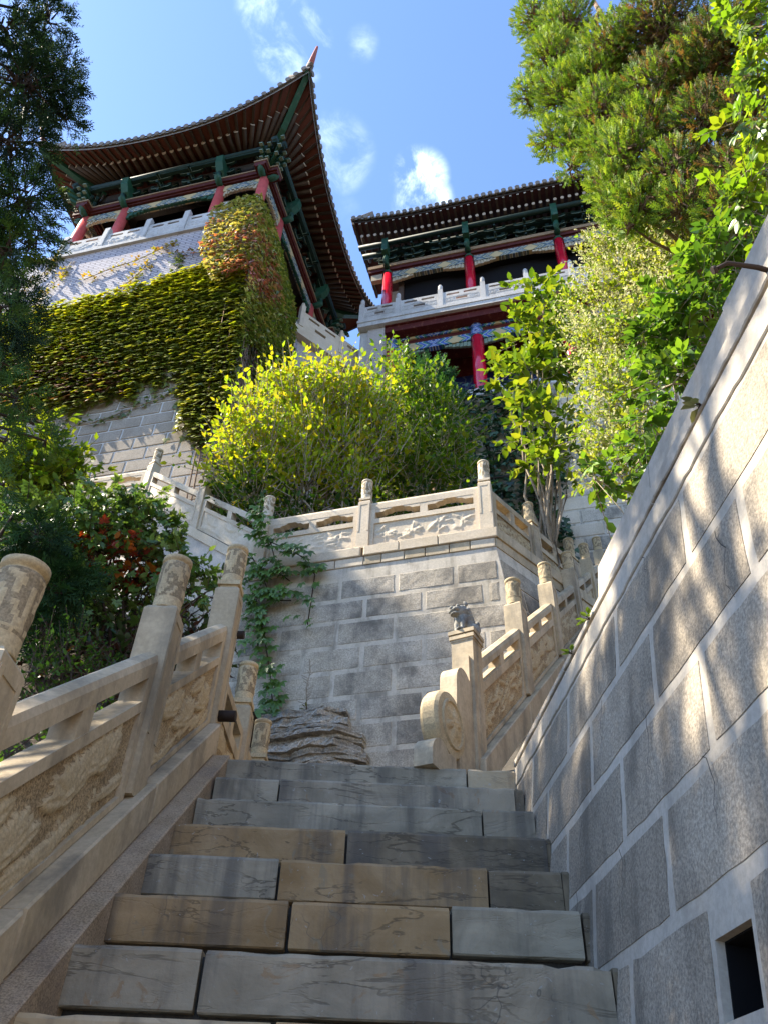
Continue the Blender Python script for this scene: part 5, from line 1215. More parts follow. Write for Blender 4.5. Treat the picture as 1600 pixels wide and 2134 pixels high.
def shrub(name, label, cat, blobs, bases, ntw, nlf, tl, ls, cols, tmpls, up=.6, bark='bark_grey', mat='leaf', wts=None, stem_r=.02, group=None, droop=0.0, outw=.8, nst=1, shell=.35, colfn=None, lrand=.45, zup=.9):
    base = bases[0]; root = thing(name, label, cat, (base[0], base[1], base[2]), 0, group); off = np.array(base)
    B = np.array(blobs); tw = Twigs(); st = MB(); LP, LY, LZ, LC = [], [], [], []
    vol = B[:, 3] ** 2; share = vol / vol.sum()
    for bi, (x, y, z, r) in enumerate(blobs):
        c = np.array((x, y, z)); n = max(4, int(ntw * share[bi]))
        d = unit(rng.normal(size=(n, 3))); rad = r * (shell + (1 - shell) * rng.random((n, 1)) ** .5); p = c + d * rad * .92
        dirv = unit(d * outw + np.array([0, 0, up]) + rng.normal(size=(n, 3)) * .4); L_ = tl * (.4 + 1.1 * rng.random((n, 1)) ** 1.6); q = p + dirv * L_ + np.array([0, 0, -droop]) * L_
        tw.add(p - off, q - off, .0045 * tl / .3, .0018)
        for k in range(nlf):
            t = (k + .4 + rng.uniform(-.3, .3, (n, 1))) / nlf; pp = p + dirv * L_ * t + np.array([0, 0, -droop]) * L_ * t * t
            sd = unit(np.cross(dirv, rng.normal(size=(n, 3)))); ly = unit(dirv * .55 + sd * (.8 if k < nlf - 1 else .2) + rng.normal(size=(n, 3)) * lrand * .5)
            lz = unit(np.array([0, 0, zup]) + rng.normal(size=(n, 3)) * lrand + sunvec * .25)
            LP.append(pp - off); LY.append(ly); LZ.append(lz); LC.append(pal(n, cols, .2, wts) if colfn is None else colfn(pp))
        # stem
        for b in random.sample(bases, min(nst, len(bases))):
            pts = [p_ - Vector(base) for p_ in curve_pts(b, (x, y, z), 8, .02, .035)]; st.tube(pts, [stem_r * (1 - .75 * i / 7) for i in range(8)], 5)
        m = max(3, n // 14); ii = rng.choice(n, m); tw.add(np.repeat((c - off)[None], m, 0), p[ii] - off, .008, .004)
    P = np.concatenate(LP); n = len(P); scale = ls * (.45 + .95 * rng.random(n) ** 1.3)
    scatter('foliage', tmpls, P, np.concatenate(LY), np.concatenate(LZ), scale, np.concatenate(LC), M[mat], root)
    part('stem', st, M[bark], root)['kind'] = 'stuff'; tw.build('twigs', M[bark], root); return root
sunvec = np.array(sunv)
BLOBS={
 'yellow':[(-2.17,8.01,8.45,0.39),(-1.94,8.07,9.12,0.44),(-1.62,8.14,9.8,0.42),(-1.29,8.2,9.54,0.57),(-0.85,8.26,9.75,0.58),(-0.53,8.28,9.46,0.53),(-0.22,8.3,9.38,0.42),(-1.74,8.12,8.33,0.53),(-1.2,8.21,8.57,0.58),(-0.62,8.28,8.57,0.58),(-0.12,8.3,8.62,0.44),(-2.22,8.0,7.89,0.27),(-1.78,8.11,7.64,0.37),(-1.12,8.22,7.79,0.48),(-0.44,8.29,7.89,0.42),(-1.52,8.16,10.26,0.2),(-0.41,8.29,10.25,0.24)],
 'green':[(0.06,8.8,11.11,0.31),(0.24,8.8,10.34,0.49),(0.65,8.78,10.1,0.44),(0.96,8.75,9.61,0.47),(0.34,8.79,9.28,0.54),(0.95,8.75,8.94,0.49),(0.42,8.79,8.52,0.45),(1.16,8.72,8.4,0.3),(-0.02,8.8,8.51,0.37),(0.14,8.8,11.6,0.17)],
 'dwarf':[(0.81,9.57,11.84,0.35),(0.84,9.56,11.14,0.4),(0.71,9.57,10.49,0.39)],
 'broad':[(2.43,7.2,11.24,0.31),(2.5,7.18,10.54,0.38),(2.13,7.3,10.3,0.34),(2.5,7.18,9.8,0.4),(1.91,7.36,9.41,0.29),(2.22,7.27,9.1,0.35),(2.6,7.14,9.53,0.32),(1.96,7.34,8.34,0.3),(2.24,7.26,7.97,0.33),(2.42,7.2,7.46,0.28),(2.01,7.33,7.47,0.22),(1.74,7.4,8.9,0.17)],
 'flower':[(2.5,4.56,8.14,0.27),(2.35,4.64,7.76,0.26),(2.13,4.74,7.17,0.25),(2.54,4.53,7.24,0.35),(2.09,4.76,6.53,0.26),(2.4,4.61,6.35,0.33),(2.11,4.75,5.78,0.27),(2.29,4.67,5.63,0.26),(1.97,4.81,5.31,0.2),(2.12,4.75,5.07,0.21),(2.85,4.35,7.32,0.3),(2.82,4.37,6.67,0.28),(1.97,4.81,4.83,0.17)],
 'vine':[(2.16,3.6,5.1,0.24),(2.36,3.48,5.32,0.22),(2.52,3.36,5.69,0.23),(2.68,3.23,5.91,0.19),(2.07,3.65,4.58,0.16),(1.87,3.76,4.27,0.15),(1.75,3.82,3.93,0.13),(1.65,3.86,3.65,0.11),(2.24,3.55,4.86,0.11),(1.52,3.91,3.62,0.1),(1.46,3.94,3.85,0.1)],
 'arbor':[(1.9,3.75,12.82,0.38),(1.93,3.73,11.28,0.37),(1.62,3.87,10.38,0.27),(1.96,3.71,10.0,0.4),(1.71,3.83,9.07,0.24),(1.87,3.76,8.33,0.3),(1.96,3.71,7.62,0.26),(2.11,3.63,7.19,0.23),(2.19,3.58,9.02,0.42),(2.5,3.37,10.3,0.51),(2.25,3.54,7.9,0.38),(2.68,3.23,8.81,0.45),(2.93,3.01,10.15,0.55),(2.54,3.34,7.3,0.31),(2.88,3.06,7.8,0.36),(3.09,2.84,8.78,0.44),(2.85,3.08,6.77,0.25),(3.11,2.82,7.45,0.3),(3.34,2.54,8.69,0.28)],
 'near':[(2.15,1.64,5.59,0.16),(2.08,1.72,5.03,0.13),(1.99,1.83,4.63,0.12),(1.81,2.0,4.01,0.1),(1.94,1.88,4.2,0.1),(2.13,1.66,5.94,0.08)],
 'jun':[(-2.73,2.03,6.06,0.24),(-2.68,2.09,6.69,0.18),(-2.58,2.21,5.73,0.3),(-2.49,2.31,6.0,0.21),(-2.47,2.33,5.11,0.25),(-2.39,2.42,5.78,0.14),(-2.31,2.49,4.66,0.24),(-2.26,2.54,4.19,0.23),(-2.2,2.59,4.39,0.16),(-2.52,2.28,6.37,0.13),(-2.16,2.63,3.73,0.14),(-2.06,2.71,3.32,0.14),(-1.94,2.79,3.15,0.14),(-1.84,2.86,3.04,0.11),(-1.91,2.81,2.84,0.12),(-1.76,2.91,2.96,0.09),(-1.84,2.86,2.59,0.09)],
 'maple':[(-3.09,5.14,4.91,0.24),(-3.11,5.13,4.6,0.21),(-2.91,5.24,4.81,0.15),(-3.26,5.04,4.86,0.17)],
 'mound':[(-2.61,4.5,3.66,0.21),(-2.36,4.63,3.78,0.24),(-2.13,4.75,4.04,0.19),(-1.98,4.81,4.16,0.17),(-1.83,4.87,3.96,0.19),(-1.66,4.93,3.77,0.16),(-1.49,4.98,3.61,0.1),(-1.92,4.83,3.73,0.17),(-2.16,4.73,3.64,0.2),(-2.43,4.59,3.47,0.19),(-1.35,5.02,3.51,0.07)],
 'tail':[(-1.61,3.22,2.2,0.12),(-1.6,3.23,2.01,0.09),(-1.56,3.24,2.34,0.1)],
 'low':[(-1.45,3.07,1.69,0.08),(-1.36,3.12,1.76,0.1),(-1.25,3.16,1.75,0.06),(-1.47,3.06,1.57,0.08),(-1.49,3.06,1.46,0.08)],
}
XF=[(2.78,4.15,7.74,0.25),(3.08,3.94,7.38,0.26),(3.32,3.74,7.31,0.21),(2.9,4.07,7.05,0.28),(2.66,4.23,7.77,0.23),(2.61,4.26,6.5,0.27),(3.17,3.87,6.9,0.18)]
XA=[(2.24,3.55,7.04,0.25),(2.51,3.37,6.7,0.25),(2.71,3.21,6.34,0.2),(2.9,3.03,6.42,0.24),(3.08,2.86,6.85,0.2),(2.18,3.59,11.95,0.45),(2.21,3.57,9.93,0.39),(2.11,3.63,8.41,0.28),(2.94,3.0,8.72,0.39),(2.47,3.4,8.25,0.39),(2.08,3.65,7.59,0.24),(1.92,3.74,8.74,0.21),(2.13,3.62,6.81,0.13),(1.82,3.79,8.28,0.13)]
XD=[(-1.82,5.4,3.64,0.16),(-1.55,5.49,3.61,0.12),(-1.86,5.39,3.3,0.15),(-2.12,5.29,3.41,0.17),(-1.73,5.43,3.76,0.14),(-1.44,5.52,3.41,0.1),(-1.41,5.52,3.69,0.1)]
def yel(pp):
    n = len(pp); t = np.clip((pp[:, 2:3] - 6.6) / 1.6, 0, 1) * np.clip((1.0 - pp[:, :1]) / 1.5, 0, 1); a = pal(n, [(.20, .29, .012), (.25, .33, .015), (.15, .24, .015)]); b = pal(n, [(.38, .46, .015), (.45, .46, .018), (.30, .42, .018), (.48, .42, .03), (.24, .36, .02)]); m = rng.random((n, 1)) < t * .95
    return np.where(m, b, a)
BLOBS['yellow'] = [(x, y, z - .22, r) for x, y, z, r in BLOBS['yellow'][:-2]] + [(-1.5, 8.15, 9.85, .15), (-.75, 8.3, 9.7, .15), (-2.05, 8.05, 9.15, .15)]
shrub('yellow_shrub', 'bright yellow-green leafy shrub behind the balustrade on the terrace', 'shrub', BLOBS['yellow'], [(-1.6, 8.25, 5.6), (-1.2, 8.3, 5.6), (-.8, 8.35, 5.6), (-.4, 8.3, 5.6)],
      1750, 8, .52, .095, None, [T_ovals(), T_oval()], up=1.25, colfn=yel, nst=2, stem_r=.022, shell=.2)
shrub('green_shrub', 'fresh green shrub to the right of the yellow one on the terrace', 'shrub', BLOBS['green'], [(.3, 8.85, 5.6), (.6, 8.9, 5.6), (.9, 8.9, 5.6)],
      900, 7, .40, .10, [(.10, .20, .012), (.16, .26, .015), (.07, .15, .015), (.24, .30, .02)], [T_ovals(), T_oval()], up=.8, nst=2, stem_r=.018)
lowb = [(-1.9, 8.2, 7.1, .45), (-1.2, 8.5, 7.0, .5), (-.5, 8.6, 7.0, .5), (.2, 8.8, 7.2, .55), (.9, 8.9, 7.3, .5), (.5, 8.9, 7.9, .5), (-.9, 8.7, 7.7, .45), (-2.1, 8.3, 7.7, .35), (-1.5, 8.1, 6.6, .35), (.0, 8.4, 6.6, .4)]
shrub('undergrowth_shrub', 'dark green undergrowth below the yellow shrub behind the balustrade', 'shrub', lowb, [(-1.2, 8.4, 5.6), (.3, 8.6, 5.6)], 800, 6, .38, .10, [(.045, .10, .012), (.06, .13, .014), (.03, .07, .012), (.10, .14, .015)], [T_oval()], up=.5, nst=2)
SPR = [T_spray(7, .42, .050, s, .3, .15, 1) for s in (1, 2, 3)]; SPF = [T_spray(11, .50, .026, s, .4, .1, 1) for s in (4, 5, 6)]
def conifer(name, label, cat, blobs, base, n, ln, cols, tm, up=.9, mat='needle', bark='bark', trunk=None, wts=None, brown=None, outw=1.0, droop=0.0, limbs=True, thick=.05, shell=.55, colfn=None):
    root = thing(name, label, cat, base); off = np.array(base); st = MB(); B = np.array(blobs); sh = B[:, 3] ** 2; sh = sh / sh.sum(); P, Y, Z, Cc = [], [], [], []; tw = Twigs()
    for bi, (x, y, z, r) in enumerate(blobs):
        c = np.array((x, y, z)); m = max(6, int(n * sh[bi])); d = unit(rng.normal(size=(m, 3))); rr = rng.random((m, 1)) ** .45; p = c + d * r * (shell * .6 + (1 - shell * .6) * rr) * .95
        dv = unit(d * outw + np.array([0, 0, up - droop]) + rng.normal(size=(m, 3)) * .35); P.append(p - off); Y.append(dv); Z.append(unit(rng.normal(size=(m, 3)) + np.array([0, 0, .4])))
        cc = pal(m, cols, .22, wts) if colfn is None else colfn(p)
        if brown is not None: bm = (rng.random((m, 1)) < brown * (rr < .72)); cc = np.where(bm, pal(m, [(.20, .10, .035), (.14, .075, .03), (.26, .15, .05)]), cc)
        Cc.append(cc); k = max(4, m // 7); ii = rng.choice(m, k); tw.add(np.repeat((c - off)[None], k, 0) + rng.normal(size=(k, 3)) * r * .2, p[ii] - off, .012 * thick / .05, .003)
        if trunk:
            t = min(1, max(.08, (z - base[2] - .25 * math.hypot(x - base[0], y - base[1])) / (trunk[2] - base[2]))); j = Vector(base).lerp(Vector(trunk), t); pts = [q - Vector(base) for q in curve_pts(j, (x, y, z), 6, .03, .03)]; st.tube(pts, [thick * .6 * (1 - .7 * i / 5) for i in range(6)], 6)
    if trunk: pts = [q - Vector(base) for q in curve_pts(base, trunk, 9, 0, .012)]; st.tube(pts, [thick * 2.2 * (1 - .7 * i / 8) for i in range(9)], 9)
    P = np.concatenate(P); scatter('crown', tm, P, np.concatenate(Y), np.concatenate(Z), ln * rng.uniform(.6, 1.25, len(P)), np.concatenate(Cc), M[mat], root)
    if trunk: part('trunk', st, M[bark], root)
    tw.build('twigs', M[bark], root); return root
conifer('dwarf_cypress', 'small dark green cypress poking up behind the green shrub', 'tree', BLOBS['dwarf'], (.78, 9.6, 5.6), 900, .26, [(.045, .13, .03), (.07, .17, .035), (.03, .09, .03)], SPR, up=1.2, trunk=(.8, 9.6, 11.9), thick=.03)
shrub('young_tree', 'slender young tree with light green pointed leaves before the hall', 'tree', BLOBS['broad'], [(2.1, 7.9, 5.5)], 290, 8, .36, .15, [(.13, .21, .012), (.19, .27, .018), (.09, .16, .015), (.25, .30, .02)], [T_oval()], up=.35, droop=.3, stem_r=.03, bark='bark_grey', zup=1.3, lrand=.4)
# flowering creeper: small leaves, bare stems and creamy plumes
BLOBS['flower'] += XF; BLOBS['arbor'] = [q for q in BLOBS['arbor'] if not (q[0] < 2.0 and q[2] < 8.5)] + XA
fr = shrub('flowering_creeper', 'tangled creeper with creamy white flower plumes above the right wall', 'creeper', BLOBS['flower'], [(2.6, 4.9, 2.2), (2.9, 5.0, 2.2), (2.3, 5.0, 2.2)], 1700, 6, .26, .062, [(.24, .33, .02), (.31, .39, .03), (.17, .27, .02), (.38, .42, .05)], [T_ovals()], up=.3, stem_r=.012, nst=2, droop=.3)
def plumes():
    P, Y, Z, S = [], [], [], []
    for (x, y, z, r) in BLOBS['flower']:
        m = int(110 * (r / .3) ** 2); d = unit(rng.normal(size=(m, 3)) + np.array([-.5, -.25, .4])); p = np.array((x, y, z)) + d * r * rng.uniform(.75, 1.1, (m, 1)); dv = unit(d + np.array([0, 0, .6]) + rng.normal(size=(m, 3)) * .4)
        for k in range(9): P.append(p + dv * .03 * k + rng.normal(size=(m, 3)) * .006); Y.append(unit(dv + rng.normal(size=(m, 3)) * .8)); Z.append(unit(rng.normal(size=(m, 3))))
    P = np.concatenate(P); off = np.array(fr.location); scatter('blossom', [T_ovals()], P - off, np.concatenate(Y), np.concatenate(Z), .036 * rng.uniform(.6, 1.3, len(P)), pal(len(P), [(.58, .55, .28), (.66, .62, .38), (.48, .48, .18), (.40, .46, .12)]), M['petal'], fr)
plumes()
# broad-leaved vine draped over the coping
def leaves_parts(root, pts, n, scale, mesh, rs, dirs=None, lift=.0):
    off = Vector(root.location); R0 = root.rotation_euler.to_matrix().inverted() if root.rotation_euler.z else None
    for i in range(n):
        p, yd, zd = pts(i); y = Vector(yd).normalized(); x = y.cross(Vector(zd)).normalized(); z = x.cross(y); m = Matrix(((x.x, y.x, z.x), (x.y, y.y, z.y), (x.z, y.z, z.z)))
        o = link('leaf', mesh, root); q = Vector(p) - off
        if R0: q = R0 @ q; m = R0 @ m
        s = scale * rs.uniform(.65, 1.2); o.matrix_local = Matrix.Translation(q) @ m.to_4x4() @ Matrix.Scale(s, 4)
def tm_mesh(name, tm, mat):
    me = bpy.data.meshes.new(name); me.from_pydata(tm[0].tolist(), [], tm[1].tolist()); me.materials.append(mat); me.polygons.foreach_set('use_smooth', [True] * len(me.polygons)); me.update(); return me
ME_LEAF = tm_mesh('leaf', T_oval(), M['leaf_bright']); ME_COMP = tm_mesh('leaf_compound', T_comp(5), M['leaf_vine']); ME_COMP_B = tm_mesh('leaf_compound', T_comp(3), M['leaf_bright']); ME_IVY = tm_mesh('leaf_ivy', T_ivy(), M['leaf_vine'])
BLOBS['vine'] = [q for q in BLOBS['vine'] if q[2] > 3.72]
vr = shrub('broad_leaved_vine', 'glossy green broad-leaved vine hanging over the coping of the right wall', 'vine', BLOBS['vine'], [(2.6, 3.9, 2.0), (2.4, 4.1, 2.0)], 230, 6, .28, .10, [(.11, .22, .02), (.16, .28, .025), (.07, .15, .02)], [T_comp(3), T_oval()], up=.1, droop=.5, stem_r=.010, nst=1)
rs = random.Random(4); VB = BLOBS['vine']; wv = [b[3] ** 2 for b in VB]
def vp_(i):
    x, y, z, r = rs.choices(VB, wv)[0]; d = Vector((rs.gauss(-.6, .6), rs.gauss(-.5, .6), rs.gauss(.1, .6))).normalized(); p = Vector((x, y, z)) + d * r * rs.uniform(.8, 1.15)
    return p, d * .5 + Vector((rs.uniform(-.6, .2), rs.uniform(-.3, .3), -.7)), Vector((rs.uniform(-.5, .2), rs.uniform(-.5, .2), .9))
leaves_parts(vr, vp_, 110, .10, ME_COMP_B, rs)
# near branch at the top right corner
nb = shrub('leafy_branch', 'sunlit yellow-green leafy branch hanging into the upper right corner', 'branch', BLOBS['near'], [(2.75, 1.9, 2.0)], 70, 4, .20, .075, [(.20, .32, .015), (.28, .38, .02), (.14, .26, .015)], [T_comp(3)], up=.0, droop=.4, stem_r=.012, nst=1)
NBB = BLOBS['near']; wn_ = [b[3] ** 2 for b in NBB]
def np_(i):
    x, y, z, r = rs.choices(NBB, wn_)[0]; d = Vector((rs.gauss(-.2, .7), rs.gauss(-.2, .7), rs.gauss(0, .7))).normalized(); p = Vector((x, y, z)) + d * r * rs.uniform(.3, 1.1)
    return p, d * .5 + Vector((rs.uniform(-.6, .4), rs.uniform(-.3, .3), -.6)), Vector((rs.uniform(-.6, .3), rs.uniform(-.5, .3), .9))
leaves_parts(nb, np_, 110, .085, ME_COMP_B, rs)
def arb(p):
    n = len(p); t = np.clip((2.85 - p[:, :1]) / .8 + rng.normal(size=(n, 1)) * .15, 0, 1); a = pal(n, [(.20, .31, .03), (.27, .38, .04), (.15, .26, .025), (.33, .41, .05)]); b = pal(n, [(.10, .17, .02), (.17, .16, .04), (.22, .13, .05), (.07, .12, .02)]); return np.where(rng.random((n, 1)) < t, a, b)  # sunlit left and shaded right side painted into the leaf colours
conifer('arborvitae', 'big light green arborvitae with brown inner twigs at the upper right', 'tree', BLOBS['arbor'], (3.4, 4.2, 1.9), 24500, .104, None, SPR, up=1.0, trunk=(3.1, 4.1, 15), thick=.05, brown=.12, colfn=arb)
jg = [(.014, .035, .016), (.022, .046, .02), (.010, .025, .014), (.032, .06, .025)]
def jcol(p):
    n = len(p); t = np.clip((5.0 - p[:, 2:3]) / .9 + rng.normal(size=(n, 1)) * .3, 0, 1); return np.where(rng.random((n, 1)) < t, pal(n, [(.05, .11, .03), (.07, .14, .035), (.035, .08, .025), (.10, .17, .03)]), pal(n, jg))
JB = BLOBS['jun'] + [(-2.95, 1.75, 5.4, .16), (-3.0, 1.6, 6.5, .28), (-3.0, 1.2, 5.0, .13), (-2.8, 2.2, 4.4, .35), (-3.1, .8, 4.6, .15), (-3.3, 1.4, 7.5, .6)]
JB = [(x - .04, y, z, r * (.62 if z < 4.3 else 1.0)) for x, y, z, r in JB]
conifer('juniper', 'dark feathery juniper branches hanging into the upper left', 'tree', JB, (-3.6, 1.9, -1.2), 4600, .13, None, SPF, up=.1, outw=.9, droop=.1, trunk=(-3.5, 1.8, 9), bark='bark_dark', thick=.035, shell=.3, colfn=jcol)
conifer('juniper_spray', 'dark soft juniper spray hanging beside the near carved post', 'tree', BLOBS['tail'] + [(-1.75, 3.15, 2.5, .12)], (-2.1, 3.0, 1.0), 420, .13, [(.02, .055, .02), (.03, .075, .025)], SPF, up=-.3, outw=.6, trunk=(-1.9, 3.1, 2.6), bark='bark_dark', thick=.012, shell=.3)
# trees out of the frame on the left keep the stairs in shade and dapple the right wall; the tall one is added to shade the landing wall
for (b, lab, n_, h_) in (([(-4.4, 3.0, 5.6, .7), (-4.3, 2.6, 6.6, .45), (-4.2, 3.8, 6.2, .75), (-4.9, 3.5, 7.2, .8), (-5.2, 2.4, 6.6, .7)], 'dark green juniper tree on the slope left of the stairs, its crown beside the mound', 2500, 8.4),
      ([(-4.9, .4, 5.4, .55), (-5.2, 1.3, 6.3, .55), (-4.5, 1.6, 5.2, .4), (-5.4, -.5, 6.0, .6), (-5.6, -1.4, 5.0, .8), (-5.2, .6, 7.3, .5), (-5.8, -2.4, 5.6, .8)], 'dark green juniper tree farther down the slope left of the stairs', 1900, 8.0),
      ([(-7.2, 7.4, 9.2, 1.0), (-7.6, 8.2, 10.4, 1.1), (-6.9, 8.0, 11.2, .9), (-7.4, 7.2, 12.0, .9), (-7.9, 8.6, 12.6, .8), (-7.0, 7.0, 8.0, .9), (-7.6, 6.2, 10.2, .9)], 'tall dark juniper tree added out of view left of the walkway to shade the landing wall', 3600, 13.5)):
    conifer('juniper', lab, 'tree', b, (b[0][0] - .3, b[0][1] + .4, -1.0 if h_ < 9 else 4.0), n_, .24 if h_ < 9 else .34, jg, SPF, up=.2, outw=.9, trunk=(b[0][0] - .3, b[0][1] + .4, h_), bark='bark_dark', thick=.04, shell=.3)
shrub('small_maple', 'small sunlit yellow-green tree at the far left below the tower', 'tree', BLOBS['maple'], [(-3.4, 5.3, 2.2)], 300, 7, .30, .075, [(.20, .28, .012), (.28, .34, .018), (.13, .22, .015)], [T_ovals(), T_comp(3)], up=.5, stem_r=.016, bark='bark_dark')
# creeper mound over the left hillside
def mnd(pp):
    n = len(pp); red = np.clip(1 - np.linalg.norm((pp - np.array((-2.0, 4.85, 3.62))) / np.array((.42, .5, .22)), axis=1), 0, 1)[:, None] * 1.25; a = pal(n, [(.11, .20, .04), (.14, .24, .05), (.08, .16, .035), (.18, .26, .06)]); b = pal(n, [(.32, .05, .01), (.25, .03, .012), (.42, .12, .015)]); return np.where(rng.random((n, 1)) < red, b, a)
MB_ = BLOBS['mound'] + [(-2.7, 4.6, 3.3, .3), (-2.3, 4.9, 3.3, .3), (-1.8, 5.1, 3.5, .22)]
mo = shrub('creeper_mound', 'dark glossy creeper mound with a few red leaves left of the carved posts', 'creeper', MB_, [(-2.6, 5.1, 2.2), (-2.2, 5.2, 2.4), (-1.9, 5.3, 2.6)], 900, 6, .24, .062, None, [T_comp(5), T_oval()], up=.25, droop=.35, mat='leaf_ivy', stem_r=.02, bark='bark_dark', colfn=mnd, nst=2)
wm = [b[3] ** 2 for b in MB_]
def mp_(i):
    x, y, z, r = rs.choices(MB_, wm)[0]; d = Vector((rs.gauss(.3, .6), rs.gauss(-.7, .5), rs.gauss(.1, .6))).normalized(); p = Vector((x, y, z)) + d * r * rs.uniform(.9, 1.15)
    return p, Vector((rs.uniform(-.5, .5), -.35, -.75)), Vector((rs.uniform(-.3, .4), -.55, .8))
leaves_parts(mo, mp_, 170, .085, ME_COMP, rs)
shrub('small_leaved_bush', 'small-leaved green bush seen through the openings of the left balustrade', 'shrub', BLOBS['low'] + [(-1.6, 3.3, 1.5, .12), (-1.45, 2.6, 1.05, .12), (-1.5, 2.3, .8, .12), (-1.35, 3.6, 1.9, .08)], [(-1.6, 3.0, .9), (-1.7, 2.6, .6)], 330, 9, .15, .026, [(.06, .15, .02), (.09, .19, .025), (.04, .10, .02)], [T_ovals()], up=.6, stem_r=.006, bark='bark_dark')
dk = shrub('shade_undergrowth', 'undergrowth with shade-dark leaves backing the hollow under the creeper mound', 'undergrowth', XD + [(-2.0, 5.2, 3.0, .35), (-1.7, 5.0, 2.7, .3), (-2.5, 4.8, 2.6, .4), (-1.6, 5.6, 3.2, .35), (-1.5, 4.6, 2.4, .25), (-3.2, 4.8, 2.8, .5), (-2.9, 4.4, 2.2, .4)], [(-2.2, 5.0, 2.0)], 620, 6, .26, .07, [(.02, .045, .012), (.03, .06, .015), (.06, .02, .012)], [T_oval()], up=.2, bark='bark_dark', mat='leaf_ivy')  # leaf colours made very dark to stand for the hollow's shade

# creeper on the landing wall: stems and single compound leaves
lvn = thing('wall_creeper', 'green creeper with five-part leaves hanging down the left end of the landing wall', 'creeper', Lp(-3.3, -.05, 3.4), 0)
PATH = [[(-3.62, 5.98), (-3.41, 5.87), (-3.15, 5.71), (-2.95, 5.55), (-2.82, 5.34), (-2.84, 4.67)], [(-3.64, 5.73), (-3.47, 5.42), (-3.3, 5.06), (-3.07, 5.02)], [(-3.5, 5.10), (-3.32, 4.56), (-3.19, 4.08), (-3.13, 3.8), (-3.14, 3.50)], [(-3.40, 5.86), (-3.28, 5.45), (-3.12, 5.30)], [(-3.6, 5.3), (-3.45, 4.9), (-3.38, 4.4)], [(-3.62, 5.98), (-3.55, 6.25), (-3.62, 6.45)]]
sm = MB(); stp = []
for pth in PATH:
    pts = [Lp(s, -.04 - (.07 if z > 5.5 else 0), z) for s, z in pth]; sm.tube([p - Vector(lvn.location) for p in pts], .007, 5); stp.append(pts)
part('stem', sm, M['bark_dark'], lvn)['kind'] = 'stuff'
lens = [sum((q - p).length for p, q in zip(a[:-1], a[1:])) for a in stp]
def wp_(i):
    a = rs.choices(stp, lens)[0]; k = rs.randrange(len(a) - 1); p = a[k].lerp(a[k + 1], rs.random()); sp_ = .16
    p = p + dL * rs.gauss(0, sp_ * .5) - nL * rs.uniform(.02, .16) + Vector((0, 0, rs.gauss(0, .05)))
    return p, dL * rs.uniform(-.8, .8) - nL * .35 + Vector((0, 0, -.8)), -nL * .65 + Vector((rs.uniform(-.3, .3), 0, .8))
leaves_parts(lvn, wp_, 295, .108, ME_COMP, rs)

